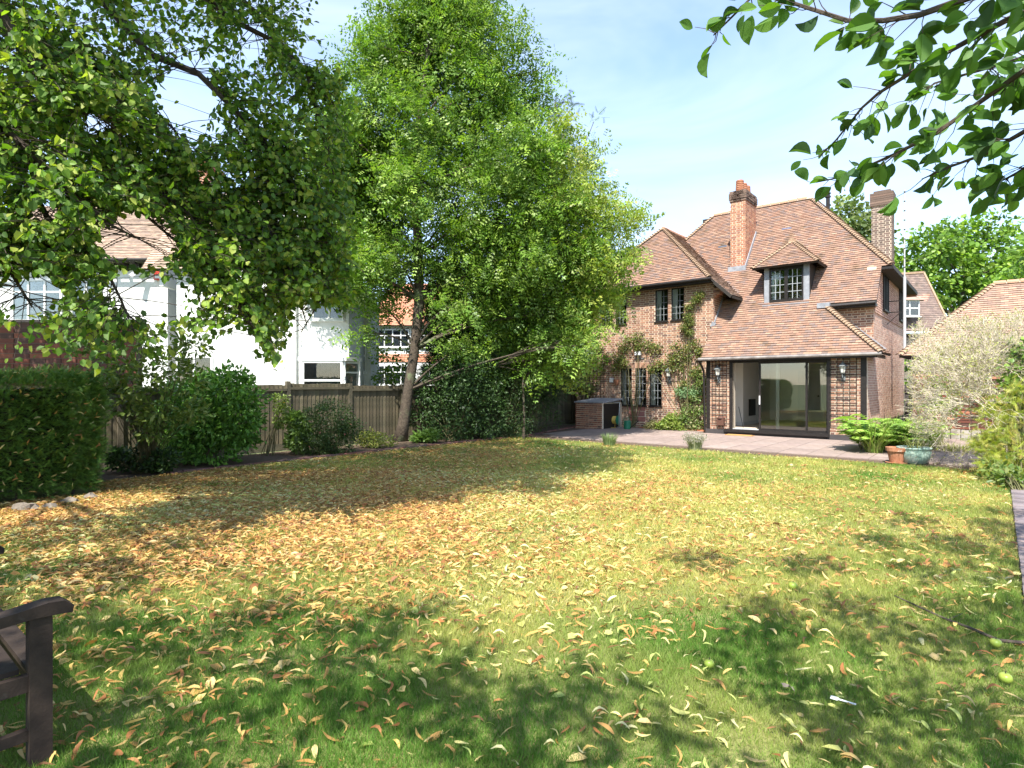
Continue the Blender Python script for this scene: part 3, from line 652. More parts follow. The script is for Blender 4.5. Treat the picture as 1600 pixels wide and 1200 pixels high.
roof_plane(dorm, [(er, yv(ez), ez), (er, ey, ez), dA, (dA[0], yv(dA[2]), dA[2])], eavevec=(0,-1,0), pal=TO, deckname='dormer_roof')
roof_plane(dorm, [(el, ey, ez), (el, yv(ez), ez), (dA[0], yv(dA[2]), dA[2]), dA], eavevec=(0,1,0), deckname='dormer_roof')
hip_tiles(dorm, (er, ey, ez), dA, r=.09); hip_tiles(dorm, (el, ey, ez), dA, r=.09)
m = MB(); m.tube([(dA[0], dA[1]-.08, dA[2]-.03), (dA[0], yv(dA[2])+.05, dA[2]-.0)], .13, 10); m.build('ridge_tile', M['hip'], dorm)
# main chimney
cx0, cx1, cy0, cy1 = -4.667, -4.135, 2.4, 3.59
ch = MB(); ch.box((cx0, cy0, 5.4), (cx1, cy1, 8.3)); chim = ch.build('chimney', M['mortar'], hs)
bk = []
ORC = [(.38,.17,.095),(.34,.145,.085),(.28,.125,.085),(.40,.21,.125)]
for (O_, U_, N_, L_) in (((cx0,cy0,5.55),(1,0,0),(0,-1,0),cx1-cx0), ((cx1,cy0,5.55),(0,1,0),(1,0,0),cy1-cy0), ((cx0,cy0,5.55),(0,1,0),(-1,0,0),cy1-cy0), ((cx0,cy1,5.55),(1,0,0),(0,1,0),cx1-cx0)):
    bk += lay_bricks(O_, U_, N_, [(0,0),(L_,0),(L_,2.76),(0,2.76)], pal=ORC)
put_bricks(bk, chim, 0)
m = MB(); DK = [(.12,.085,.065),(.15,.10,.075),(.18,.125,.095)]; bk = []
for i, ex in enumerate((.03, .05, .05, .05, .03)):
    z = 8.30 + i*.078; xs = np.arange(cx0-ex, cx1+ex-.05, .18)
    m.box((cx0-ex, cy0-ex, z), (cx1+ex, cy1+ex, z+.068), random.choice(DK))
    for j in range(8):
        q = random.uniform(cy0, cy1-.2); m.box((cx1+ex, q, z+.003), (cx1+ex+.006, q+.19, z+.064), random.choice(DK))
        q = random.uniform(cx0, cx1-.2); m.box((q, cy0-ex-.006, z+.003), (q+.19, cy0-ex, z+.064), random.choice(DK))
m.build('chimney_cap', M['brick'], chim)
for i, (yy, s) in enumerate(((2.62, 1), (3.02, .95), (3.38, .95))):
    m = MB(); pr = []
    for kx in range(6): z = 8.69 + kx*.07*s; pr += [(.155*s-.003*kx, z), (.155*s-.003*kx, z+.045), (.135*s-.003*kx, z+.05), (.135*s-.003*kx, z+.068)]
    pr = [(.17*s, 8.66)] + pr + [(.11, pr[-1][1]), (.10, 8.7)]
    m.lathe(((cx0+cx1)/2, yy, 0), pr, 14); m.build('chimney_pot', M['terracotta'], chim, smooth=False)
m = MB(); m.box((cx0-.06, cy0-.10, zm(cy0-.1)+.03), (cx1+.04, cy0+.0, zm(cy0)+.09)); m.bar((cx1+.02, cy0-.05, zm(cy0-.05)+.08), (cx1+.02, cy1, zm(cy1)+.08), (.03, .14)); m.build('lead_flashing', M['lead'], chim)
# right chimney on the side wall
kx0, kx1, ky0, ky1 = -.655, -.03, 5.5, 6.1
ch = MB(); ch.box((kx0, ky0, 4.5), (kx1, ky1, 8.1)); ch2 = ch.build('chimney', M['mortar'], hs)
GB = [(.15,.105,.085),(.12,.088,.072),(.19,.135,.11),(.14,.105,.09)]; bk = []
for (O_, U_, N_, L_) in (((kx0,ky0,5.0),(1,0,0),(0,-1,0),kx1-kx0), ((kx1,ky0,5.0),(0,1,0),(1,0,0),.6), ((kx0,ky0,5.0),(0,1,0),(-1,0,0),.6)):
    bk += lay_bricks(O_, U_, N_, [(0,0),(L_,0),(L_,3.1),(0,3.1)], pal=GB)
put_bricks(bk, ch2, 0)
m = MB()
for i in range(6): z = 8.09+i*.078; m.box((kx0-.05, ky0-.05, z), (kx1+.05, ky1+.05, z+.07), random.choice(DK))
m.box((kx0+.05, ky0+.05, 8.55), (kx1-.05, ky1-.05, 8.64), DK[0]); m.build('chimney_cap', M['brick'], ch2)
m = MB(); m.lathe((-2.02, 5.2, 0), [(.07,7.6),(.07,8.62),(.10,8.63),(.10,8.68),(.07,8.69),(.07,8.75),(.10,8.76),(.10,8.8)], 10); m.build('flue_pipe', M['black'], hs)
# aerial mast
am = thing('aerial_mast', 'tall white aerial mast on black brackets at the side of the brick house', 'mast', Hw(.5, 4.0, 2.8), -TH)
m = MB(); m.tube([(0,0,0), (0,0,2.4)], .045, 8); m.tube([(0,0,2.4), (0,0,5.3)], .022, 6)
m.build('pole', M['pole'], am)
for z in (1.25, 1.62):
    m = MB(); m.bar((-.5, 0, z), (0.05, 0, z), (.03, .03)); 
    if z < 1.5: m.bar((-.5, 0, z-.4), (-.1, 0, z), (.02, .02))
    m.build('bracket', M['black'], am)
m = MB()
for z in np.linspace(2.7, 5.2, 9): m.tube([(0,0,z), (0,0,z+.03)], .03, 6)
m.bar((0,0,2.9), (.5,.2,3.0), (.012,.012)); m.build('clamps', M['soffit'], am)
# trellises
def trellis(x0, x1, z0, z1, y, nv, label, g='trellis panels on the extension'):
    t = thing('trellis', label, 'trellis', Hw(x0, y, z0), -TH, g)
    for i in range(nv):
        m = MB(); m.box((-.007, -.035, 0), (.007, -.022, z1-z0)); o = m.build('lath', M['soffit'], t); o.location = ((x1-x0)*i/(nv-1), 0, 0)
    n = int((z1-z0)/.155)
    for i in range(n+1):
        m = MB(); m.box((-.02, -.05, -.009), (x1-x0+.02, -.035, .009)); o = m.build('lath', M['soffit'], t); o.location = (0, 0, (z1-z0)*i/n)
trellis(-.9, -.24, .42, 2.42, 0, 5, 'dark trellis on the brick pier right of the sliding doors')
trellis(-4.42, -3.95, .35, 2.42, 0, 5, 'dark trellis on the brick pier left of the sliding doors')
trellis(-9.9, -8.9, .95, 2.2, Y_W, 7, 'dark trellis behind the rose above the brick store')
# lanterns
def lantern(x, y, z, label):
    t = thing('wall_lantern', label, 'lantern', Hw(x, y, z), -TH, 'carriage lanterns on the brick walls')
    m = MB(); m.box((-.05, -.03, -.32), (.05, 0, -.08)); m.tube([(0,-.02,-.18), (0,-.10,-.26), (0,-.16,-.2), (0,-.16,-.1)], .016, 6); m.lathe((0,-.16,-.10), [(.03,0),(.055,.02),(.06,.04)], 8); m.build('bracket', M['iron'], t)
    m = MB(); m.lathe((0,-.16,0), [(.052,-.06),(.085,.12)], 6); m.build('lamp_glass', M['frost'], t)
    m = MB()
    for k_ in range(6):
        a = k_*math.pi/3; m.bar((.056*math.cos(a), -.16+.056*math.sin(a), -.06), (.09*math.cos(a), -.16+.09*math.sin(a), .12), (.01, .01))
    m.build('cage', M['iron'], t)
    m = MB(); m.lathe((0,-.16,0), [(.125,.11),(.13,.125),(.07,.18),(.03,.21),(.015,.25),(.0,.27)], 6); m.build('hood', M['iron'], t)
lantern(-.57, 0, fz(580, -.57, 0)+.02, 'dark carriage lantern right of the sliding doors')
lantern(-4.2, 0, fz(584, -4.2, 0)+.02, 'dark carriage lantern left of the sliding doors')
xl = fx(1047, Y_W); lantern(xl, Y_W, fz(585, xl, Y_W), 'dark carriage lantern among climbing rose right of the small windows')
x = fx(999, Y_W); t = thing('floodlight', 'white security floodlight on the brick wall above the lower windows', 'floodlight', Hw(x, Y_W, fz(553, x, Y_W)), -TH)
m = MB(); m.box((-.11, -.16, -.05), (.11, -.05, .08)); m.build('lamp_head', M['plasticw'], t); m = MB(); m.box((-.05, -.06, -.13), (.05, 0, -.03)); m.box((-.2,-.03,-.19),(.2,0,-.16)); m.build('mount', M['iron'], t)
x = fx(965, Y_W); t = thing('wall_planter', 'small terracotta pocket pot hung on the brick wall left of the lower windows', 'planter', Hw(x, Y_W, fz(596, x, Y_W)), -TH)
m = MB(); m.lathe((0,-.09,0), [(.03,-.15),(.07,-.08),(.10,.04),(.11,.07),(.09,.07),(.08,.03)], 12); m.build('pot', M['terracotta'], t)
x = fx(956, Y_W); t = thing('alarm_box', 'small white box on the brick wall beside the hanging pot', 'box', Hw(x, Y_W, fz(594, x, Y_W)), -TH)
m = MB(); m.box((-.08,-.05,-.09),(.08,0,.09)); m.box((-.06,-.06,-.07),(.06,-.05,.07)); m.build('case', M['plasticw'], t)
x = -4.13; t = thing('vent_box', 'small brown boiler vent box low on the left pier', 'vent', Hw(x, 0, .25), -TH)
m = MB(); m.box((-.12,-.13,.05),(.12,0,.30)); m.lathe((0,-.07,.28),[(.11,0),(.09,.05),(.0,.08)],10); m.build('case', M['brown'], t)
m = MB(); m.bar((-.07,-.07,.06),(-.05,-.07,-.06),(.03,.03)); m.bar((.07,-.07,.06),(.05,-.07,-.06),(.03,.03)); m.build('outlet', M['brown'], t)
# brick store with black lid
bx1 = fx(941, -.9); t = thing('brick_store', 'low brick store with black lid and dark door at the left end of the house', 'store', Hw(bx1-1.15, -.9, 0), -TH)
m = MB(); m.box((.02, .02, 0), (1.13, 1.45, .95)); m.build('wall', M['mortar'], t)
bl = lay_bricks((0,0.02,0), (1,0,0), (0,-1,0), [(0,0),(1.13,0),(1.13,.95),(0,.95)], proud=.02, pal=BRD)
wl = t.children[0]; put_bricks(bl, wl, 120)
m = MB(); m.box((1.13, .12, .02), (1.155, 1.3, .93)); m.build('door', M['black'], t)
m = MB(); m.add([(-.04,-.04,.95),(1.20,-.04,.95),(1.20,1.48,1.06),(-.04,1.48,1.06),(-.04,-.04,1.0),(1.20,-.04,1.0),(1.20,1.48,1.11),(-.04,1.48,1.11)], [(0,3,2,1),(4,5,6,7),(0,1,5,4),(1,2,6,5),(2,3,7,6),(3,0,4,7)]); m.build('lid', M['lead'], t)
# hose reel, watering can, mat
x, y = fx(961, -.1), -.1; t = thing('hose_reel', 'yellow garden hose wound on a green reel beside the brick store', 'hose reel', Hw(x, y, 0.02), -TH)
m = MB()
for s in (-.17, .17): m.tube([(s,0,0),(s,.0,.55),(s,.05,.95)], .013, 6)
m.tube([(-.17,.05,.95),(.17,.05,.95)], .013, 6); m.tube([(-.17,.25,.02),(.17,.25,.02)], .013, 6); m.build('frame', M['galv'], t)
for s in (-.13, .11):
    m = MB(); m.tube([(s,0,.30),(s+.02,0,.30)], .17, 16); m.build('disc', M['greenpl'], t)
m = MB()
for i in range(8):
    a = np.linspace(0, 2*math.pi, 15); xx = -.09+.025*i; m.tube([(xx, .135*math.cos(q), .30+.135*math.sin(q)) for q in a], .014, 5, cap=False)
m.tube([(.0,.0,.18),(.02,-.05,.05),(.1,-.12,.02),(-.1,-.2,.02)], .012, 5); m.build('hose', M['yellowpl'], t)
x, y = fx(980, -.3), -.3; t = thing('watering_can', 'green plastic watering can with dark spout on the patio by the wall', 'watering can', Hw(x, y, .02), -TH)
m = MB(); m.lathe((0,0,0), [(.12,0),(.13,.02),(.125,.30),(.11,.31),(.0,.30)], 16); m.build('body', M['greenpl'], t)
m = MB(); m.tube([(.11,0,.05),(.25,0,.15),(.42,0,.30)], [.022,.018,.013], 8); m.lathe((.43,0,.30),[(.015,-.02),(.035,.03),(.0,.035)],8); m.build('spout', M['soffit'], t)
m = MB(); m.tube([(-.1,0,.10),(-.2,0,.2),(-.12,0,.38),(.05,0,.42),(.08,0,.30)], .012, 6); m.build('handle', M['greenpl'], t)
x = fx(1156, -.42); t = thing('doormat', 'orange coir doormat on the patio below the sliding doors', 'doormat', Hw(x, -.45, .03), -TH)
m = MB(); m.box((-.42, -.14, 0), (.42, .14, .02)); m.build('mat', M['coir'], t)
m = MB()
for s in (-.40, .40): m.box((s-.01, -.14, .02), (s+.01, .14, .024))
m.build('edging', M['soffit'], t)
# red brick edging at the foot of the wing wall
t = thing('wall_edging', 'row of red edging bricks at the foot of the brick house wall', 'edging', Hw(-7.3, .45, 0), -TH)
for i in range(12):
    m = MB(); m.box((0, -.05, 0), (.212, .05, .07), random.choice([(.45,.16,.08),(.38,.14,.08),(.42,.20,.12)])); o = m.build('brick', M['brick'], t); o.location = (i*.22, 0, 0)
# ================================================================ fence along the left boundary (house frame x=-10.65)
FX = -10.85
fe = thing('garden_fence', 'weathered close boarded wooden fence along the left side of the garden', 'fence', Hw(FX, -17, 0), -TH)
FC = [(.21,.175,.135),(.18,.15,.115),(.25,.21,.16),(.16,.135,.10),(.23,.20,.14)]
yy = 0.0; nb = 0
while yy < 24:
    y1 = yy + 1.83; hgt = 1.62 - .04*math.sin(yy*.9)
    m = MB(); m.box((-.05, -.05, 0), (.05, .05, hgt+.06), (.2,.17,.14)); o = m.build('post', M['fence'], fe); o.location = (0, yy, 0)
    m = MB(); m.box((-.02, .05, 0), (.02, 1.78, .16), (.2,.18,.15)); o = m.build('gravel_board', M['fence'], fe); o.location = (0, yy, 0)
    for z in (.45, 1.38):
        m = MB(); m.box((-.06, .05, -.035), (-.015, 1.78, .035), (.17,.15,.12)); o = m.build('rail', M['fence'], fe); o.location = (0, yy, z)
    m = MB(); m.box((.012, .05, -.03), (.055, 1.78, .03), (.19,.165,.13)); o = m.build('rail', M['fence'], fe); o.location = (0, yy, hgt-.12)
    for k in range(15):
        m = MB(); h = hgt + random.uniform(-.012, .012); m.obox((.0, 0, 0), (.018, .125, 0), (.012, -.001, 0), (0, 0, h-.16), tuple(np.array(random.choice(FC))*random.uniform(.85, 1.15)))
        o = m.build('board', M['fence'], fe); o.location = (-.012, yy+.05+k*.1155, .16); nb += 1
    yy = y1
# ================================================================ brick garden wall beyond the hedge
t = thing('garden_wall', 'tall dark red brick wall standing beyond the fence and yew hedge at the left', 'wall', (-11.6, 12.15, 0))
WX = 11.6 + (212-800)/F*12.15
m = MB(); m.box((0, .01, 0), (WX, .22, 2.93), (1,1,1)); wl = m.build('wall', M['mortar'], t)
wl.data.materials[0] = mat('dark_mortar', (.20,.15,.11), (.13,.10,.08), 6, .95)
bl = lay_bricks((0, .01, 0), (1, 0, 0), (0, -1, 0), [(0, 1.45), (WX, 1.45), (WX, 2.93), (0, 2.93)], pal=RED, course=.105, L=.31, Hd=.31, j=.014, proud=.012)
put_bricks(bl, wl, 300)
m = MB(); m.box((-.02, -.03, 2.93), (WX+.02, .25, 2.98), (.22,.17,.15)); m.build('coping', M['brick'], t)
# ================================================================ generic plain-house helpers
def plain_window(parent, x0, x1, z0, z1, y, splits=(), trans=None, mt='white', glass=None, curtain=True, depth=.06):
    f = MB(); w_ = .06
    f.box((x0, y-depth, z0), (x0+w_, y, z1)); f.box((x1-w_, y-depth, z0), (x1, y, z1)); f.box((x0+w_, y-depth, z0), (x1-w_, y, z0+w_)); f.box((x0+w_, y-depth, z1-w_), (x1-w_, y, z1))
    for s in splits: f.box((x0+(x1-x0)*s-.03, y-depth, z0+w_), (x0+(x1-x0)*s+.03, y-.002, z1-w_))
    if trans: f.box((x0+w_, y-depth+.004, z0+(z1-z0)*trans-.03), (x1-w_, y-.004, z0+(z1-z0)*trans+.03))
    f.box((x0-.05, y-.11, z0-.05), (x1+.05, y-.0, z0-.002)); fo = f.build('window', M[mt], parent)
    g = MB(); g.box((x0+w_, y-.035, z0+w_), (x1-w_, y-.03, z1-w_)); g.build('pane', M['glass'], fo)
    if curtain:
        c = MB(); v = []; n = max(4, int((x1-x0)/.09))
        for i in range(n+1): v += [(x0+w_+(x1-x0-2*w_)*i/n, y-.022+(.014 if i % 2 else 0), z0+w_), (x0+w_+(x1-x0-2*w_)*i/n, y-.022+(.014 if i % 2 else 0), z1-w_)]
        c.add(v, [(2*i, 2*i+2, 2*i+3, 2*i+1) for i in range(n)]); c.build('curtain', M['greycurtain'], fo)
    return fo
M['greycurtain'] = mat('grey_curtain', (.10,.105,.11), (.15,.155,.16), 6, .9)
M['timber'] = mat('bargeboard_white', (.72,.72,.70), None, 6, .5)
# white rendered house left: main block eave at Y=20, nearer wing at Y=18.4
X20 = lambda px, Y: (px-800)/F*Y
wh = thing('white_house', 'white rendered two storey house with brown tiled roof beyond the left fence', 'house', (0, 0, 0))
m = MB(); x0, x1 = -22.0, X20(262, 20); ev = 5.82
m.box((x0, 20, 0), (x1, 27, ev)); m.build('wall', M['render'], wh)
wx0, wx1 = X20(378, 18.4), X20(545, 18.4)
m = MB(); m.box((X20(276, 19.2), 19.2, 0), (wx0, 26, 5.3)); m.build('wall', M['render'], wh)
m = MB(); m.box((wx0, 18.4, 0), (wx1, 20.3, 4.55)); m.add([(wx0,18.4,4.55),(wx1,18.4,4.55),((wx0+wx1)/2,18.4,7.2),(wx0,20.3,4.55),(wx1,20.3,4.55),((wx0+wx1)/2,20.3,7.2)], [(0,1,2),(5,4,3),(0,2,5,3),(1,4,5,2)]); m.build('wall', M['render'], wh)
m = MB(); m.box((wx0, 20.3, 0), (X20(579, 20.3), 21.6, 4.4)); m.build('wall', M['render'], wh)
roof = MB(); roof.box((x0, 21, ev-.05), (x1-1, 26, ev+.3)); rw = roof.build('roof', M['soffit'], wh)
roof_plane(rw, [(x0-.4, 19.6, ev), (x1+.25, 19.6, ev), (X20(262,20)-1.2, 23.6, 9.0), (X20(180,20)-1.2, 23.6, 9.0), (x0-.4, 22.6, 8.2)], pal=[(.34,.25,.19),(.30,.22,.17),(.38,.28,.21),(.27,.20,.16)], mt='oldtile', gauge=.12, tw=.2)
roof_plane(rw, [(x1+.25, 19.6, ev), (x1+.25, 27.4, ev), (x1-1.2, 23.6, 9.0)], eavevec=(0,1,0), mt='oldtile', pal=TO)
mx_ = (wx0+wx1)/2
roof_plane(rw, [(x1-.2, 18.9, 5.35), (wx0+.5, 18.9, 5.35), (wx0+.5, 21.6, 8.6), (x1-.2, 21.6, 8.6)], mt='oldtile', pal=[(.34,.25,.19),(.30,.22,.17),(.38,.28,.21)], gauge=.12, tw=.2)
roof_plane(rw, [(wx1+.3, 21.8, 4.3), (wx1+.3, 18.1, 4.3), (mx_, 18.1, 7.35), (mx_, 21.8, 7.35)], eavevec=(0,-1,0), mt='oldtile', pal=TO, gauge=.12, tw=.2)
roof_plane(rw, [(wx0-.3, 18.1, 4.3), (wx0-.3, 21.8, 4.3), (mx_, 21.8, 7.35), (mx_, 18.1, 7.35)], eavevec=(0,1,0), mt='oldtile', pal=TO, gauge=.12, tw=.2)
m = MB(); m.bar((wx1+.3, 18.08, 4.22), (mx_, 18.08, 7.3), (.06, .2)); m.bar((wx0-.3, 18.08, 4.22), (mx_, 18.08, 7.3), (.06, .2)); m.build('bargeboard', M['timber'], rw)
m = MB(); m.tube([(x0-.4, 19.5, ev-.06), (x1+.3, 19.5, ev-.04)], .06, 6); m.build('gutter', M['soffit'], rw)
for i in range(12):
    xx = x1 - .1 - i*.42; m = MB(); m.add([(xx-.06,19.55,ev-.08),(xx+.06,19.55,ev-.08),(xx+.06,20,ev-.08),(xx-.06,20,ev-.08),(xx-.06,20,ev-.33),(xx+.06,20,ev-.33)], [(0,3,2,1),(0,1,5,4),(0,4,3),(1,2,5),(3,4,5,2)]); m.build('rafter_foot', M['soffit'], rw)
m = MB(); m.box((x1+.2, 19.2, 4.85), (x1+.32, 20, 5.75)); m.build('corner_board', M['timber'], wh)
plain_window(wh, X20(20,20), X20(98,20), CAMZ+(600-502)/F*20, CAMZ+(600-437)/F*20, 20, (.33,.66), .7, curtain=False)
plain_window(wh, X20(112,20), X20(160,20), CAMZ+(600-502)/F*20, CAMZ+(600-437)/F*20, 20, (.5,), .7, curtain=False)
plain_window(wh, X20(276,19.2), X20(333,19.2), 1.6, CAMZ+(600-556)/F*19.2, 19.2, (.5,))
# bay window
bx0, bx1, by = X20(473,17.8), X20(536,17.8), 17.8
m = MB(); m.add([(bx0-.05,18.4,0),(bx0-.05,by,0),(bx1+.08,by,0),(bx1+.38,18.4,0)]+[(bx0-.05,18.4,.75),(bx0-.05,by,.75),(bx1+.08,by,.75),(bx1+.38,18.4,.75)], [(0,1,5,4),(1,2,6,5),(2,3,7,6),(4,5,6,7)]); m.build('bay_base', M['render'], wh)
m = MB(); bt = CAMZ+(600-565)/F*by+.02
m.add([(bx0-.12,18.4,bt),(bx0-.12,by-.08,bt),(bx1+.12,by-.08,bt),(bx1+.42,18.4,bt),(bx0-.12,18.4,bt+.12),(bx0-.12,by-.08,bt+.12),(bx1+.12,by-.08,bt+.12),(bx1+.42,18.4,bt+.12)], [(0,1,5,4),(1,2,6,5),(2,3,7,6),(4,5,6,7),(3,2,1,0)]); m.build('bay_head', M['timber'], wh)
plain_window(wh, bx0, bx1, .8, bt, by, (), .62)
m = MB(); 
q0, q1 = np.array((bx1+.02, by, 0)), np.array((bx1+.34, 18.38, 0))
for tt in (0, .94): p_ = q0+(q1-q0)*tt; m.box((p_[0], p_[1]-.03, .78), (p_[0]+.06, p_[1]+.03, bt))
m.bar((*q0[:2], .82), (*q1[:2], .82), (.05,.06)); m.bar((*q0[:2], bt-.04), (*q1[:2], bt-.04), (.05,.06)); m.bar((*q0[:2], 2.0), (*q1[:2], 2.0), (.05,.05)); wn = m.build('window', M['timber'], wh)
m = MB(); m.add([(q0[0],q0[1],.8),(q1[0],q1[1],.8),(q1[0],q1[1],bt),(q0[0],q0[1],bt)], [(0,1,2,3)]); m.build('pane', glassmat('bay_glass', (.3,.34,.3), .25), wn)
plain_window(wh, X20(488,18.4), X20(537,18.4), CAMZ+(600-500)/F*18.4, CAMZ+(600-447)/F*18.4, 18.4, (.55,), None, curtain=True)
plain_window(wh, X20(560,20.3), X20(573,20.3), CAMZ+(600-582)/F*20.3, CAMZ+(600-530)/F*20.3, 20.3, (), .5)
m = MB(); m.tube([(X20(461,18.3),18.3,0),(X20(461,18.3),18.3,4.5)], .045, 6); m.build('downpipe', M['timber'], wh)
# chimney of the white house
a0, a1 = X20(282, 23), X20(338, 23); m = MB(); m.box((a0, 22.6, 7.5), (a1, 23.4, 9.9)); cc = m.build('chimney', M['mortar'], wh)
put_bricks(lay_bricks((a0,22.6,8), (1,0,0), (0,-1,0), [(0,0),(a1-a0,0),(a1-a0,1.9),(0,1.9)], pal=[(.34,.14,.08),(.3,.12,.07),(.26,.11,.07)]), cc, 0)
m = MB(); m.box((a0-.08, 22.5, 9.9), (a1+.08, 23.5, 10.1), (.42,.16,.09)); m.build('chimney_cap', M['brick'], cc)
for k in (.3, .95): m = MB(); m.lathe((a0+k, 23, 10.1), [(.16,0),(.15,.05),(.12,.4),(.15,.42),(.15,.5),(.1,.5)], 10); m.build('chimney_pot', M['terracotta'], cc)
m = MB(); ax, az = X20(249,19.85), CAMZ+(600-429)/F*19.85; m.box((ax-.19, 19.84, az-.17), (ax+.19, 19.998, az+.17)); al = m.build('alarm_box', M['redsign'], wh)
m = MB(); m.box((ax-.15, 19.83, az-.13), (ax+.15, 19.838, az-.03)); m.box((ax-.06, 19.83, az-.01), (ax+.10, 19.838, az+.02)); m.build('printed_band', M['plasticw'], al)
m = MB(); ax = X20(216,19.8); m.bar((ax+.12, 19.7, az+.15), (ax-.08, 19.5, az-.12), (.13, .13)); m.bar((ax, 19.99, az+.25), (ax, 19.65, az+.05), (.04,.04)); m.build('camera', M['plasticw'], wh)
# red tiled house behind the centre tree
rh = thing('red_tiled_house', 'distant white house with orange tile hanging seen behind the leaning tree trunk', 'house', (-7.2, 36, 0))
m = MB(); m.box((-1.4,0,0),(4.6,7,5.2)); m.build('wall', M['render'], rh)
ro = MB(); ro.box((-1,1,5.2),(4.2,6,5.6)); ro = ro.build('roof', M['soffit'], rh)
OT = [(.50,.22,.13),(.55,.26,.16),(.44,.19,.12)]
roof_plane(ro, [(-1.8,-.4,5.2),(5.0,-.4,5.2),(4.0,3.5,8.3),(-.8,3.5,8.3)], pal=OT, gauge=.16, tw=.26)
roof_plane(ro, [(5.0,-.4,5.2),(5.0,7.4,5.2),(4.0,3.5,8.3)], eavevec=(0,1,0), pal=OT, gauge=.16, tw=.26)
m = MB()
lay_tiles(m, (-1.4,-.02,3.0), (1,0,0), (0,.08,.997), [(0,0),(6,0),(6,.9),(0,.9)], pal=OT, gauge=.14, tw=.24); lay_tiles(m, (-1.4,-.25,.6), (1,0,0), (0,.5,.86), [(0,0),(6,0),(6,.5),(0,.5)], pal=OT, gauge=.14, tw=.24); m.build('tile_hanging', M['tile'], rh, kind='stuff')
for (u0,u1,z0,z1) in ((-1.1,.9,3.9,5.0),(1.6,3.8,3.9,5.0),(-1.1,.9,1.6,2.8),(1.6,3.8,1.6,2.8)): plain_window(rh, u0, u1, z0, z1, -.02, (.25,.5,.75), .65, curtain=True)
ph = thing('pale_outbuilding', 'small white framed garden building glimpsed between fence and brick house', 'outbuilding', (X20(850,31), 31, 0))
m = MB(); m.box((0,0,0),(.95,2,2.1)); m.build('wall', M['render'], ph); plain_window(ph, .08, .87, .9, 1.95, 0, (.33,.66), .5, curtain=True)
m = MB(); m.add([(-.1,-.1,2.1),(1.05,-.1,2.1),(1.05,2.1,2.1),(-.1,2.1,2.1),(.1,1,2.6),(.85,1,2.6)], [(0,1,5,4),(2,3,4,5),(1,2,5),(3,0,4),(0,3,2,1)], (.3,.2,.15)); m.build('roof', M['brick'], ph)
# ================================================================ right: garage, gabled house
ga = thing('garage', 'brick garage with hipped tiled roof behind the bare pale shrub on the right', 'garage', Hw(.85, 2.5, 0), -TH)
m = MB(); m.box((0,.02,0),(8,5.2,2.5)); gw = m.build('wall', M['mortar'], ga); gw.data.materials[0] = bpy.data.materials['dark_mortar']
bl = lay_bricks((0,.02,0), (1,0,0), (0,-1,0), [(0,.32),(7,.32),(7,2.45),(0,2.45)], pal=RED+[(.40,.17,.10)], course=.092, L=.33, Hd=.33, j=.022, proud=.03)
put_bricks(bl, gw, 0)
m = MB()
for i in range(30):
    x = i*.24; m.box((x, -.05+random.uniform(-.02,.02), 0), (x+.22, .03, .28+random.uniform(-.03,.04)), random.choice([(.27,.25,.21),(.33,.30,.26),(.22,.20,.17)]))
m.build('stone_footing', M['slab'], ga)
for z in (1.12,):
    m = MB(); m.bar((-.05,-.10,z+.05),(6.5,-.10,z-.05),(.05,.04)); m.build('rail', M['twigwood'] if 'twigwood' in M else M['stone'], ga)
gr = MB(); gr.box((.2,.3,2.45),(7.8,5,2.6)); gr = gr.build('roof', M['soffit'], ga)
GT = [(.33,.22,.16),(.30,.195,.145),(.37,.25,.18),(.27,.185,.145)]
g0x = fx(1553, 5.1); g0 = (g0x-.85, 2.6, fz(444, g0x, 5.1)); g1 = (g0[0]+3, 2.6, g0[2])
roof_plane(gr, [(-.3,-.35,2.5),(8.4,-.35,2.5),g1,g0], pal=GT, gauge=.12, tw=.2)
roof_plane(gr, [(-.3,5.5,2.5),(-.3,-.35,2.5),g0], eavevec=(0,-1,0), pal=GT, gauge=.12, tw=.2)
hip_tiles(gr, (-.3,-.35,2.52), g0, step=.14); ridge_tiles(gr, g0, g1)
gt_ = thing('side_gate', 'dark grey wooden side gate between the brick house and the garage', 'gate', Hw(.04, 8.5, 0), -TH)
for i in range(6):
    m = MB(); m.box((i*.13, 0, .05), (i*.13+.125, .03, 1.62)); m.build('board', M['plinth'], gt_)
m = MB(); m.box((0,-.04,1.3),(.78,0,1.4)); m.box((0,-.04,.3),(.78,0,.4)); m.build('rail', M['black'], gt_)
m = MB(); m.box((.76,-.06,0),(.86,.06,1.75)); m.build('post', M['black'], gt_)
m = MB(); m.box((.45,-.07,1.32),(.72,-.04,1.37)); m.build('latch', M['galv'], gt_)
gh = thing('gabled_house', 'brown tiled house with small white dormer window behind the brick house', 'house', (X20(1400,32), 32, 0))
ghx = X20(1487,32)-X20(1400,32)
m = MB(); m.box((-4,.5,0),(ghx,7,4.2)); m.build('wall', M['brickwallfar'] if 'brickwallfar' in M else M['stone'], gh)
gr = MB(); gr.box((-3.5,1,4.2),(ghx-.2,6,4.5)); gr = gr.build('roof', M['soffit'], gh)
DT = [(.17,.125,.11),(.19,.14,.12),(.155,.12,.105),(.21,.155,.13)]
roof_plane(gr, [(-4.3,0,4.55),(ghx,0,4.55),(ghx,2.2,8.1),(-4.3,1.86,7.55)], pal=DT, gauge=.13, tw=.2, marks=[(5.0,1.5,.25,(.42,.22,.17)),(6.6,2.3,.2,(.42,.22,.17))])
m = MB(); m.bar((ghx,0,4.55),(ghx,2.2,8.1),(.10,.16)); m.build('verge', M['hip'], gr)
m = MB(); m.bar((-4.3,1.9,7.6),(ghx,2.2,8.15),(.16,.12)); m.build('ridge', M['hip'], gr)
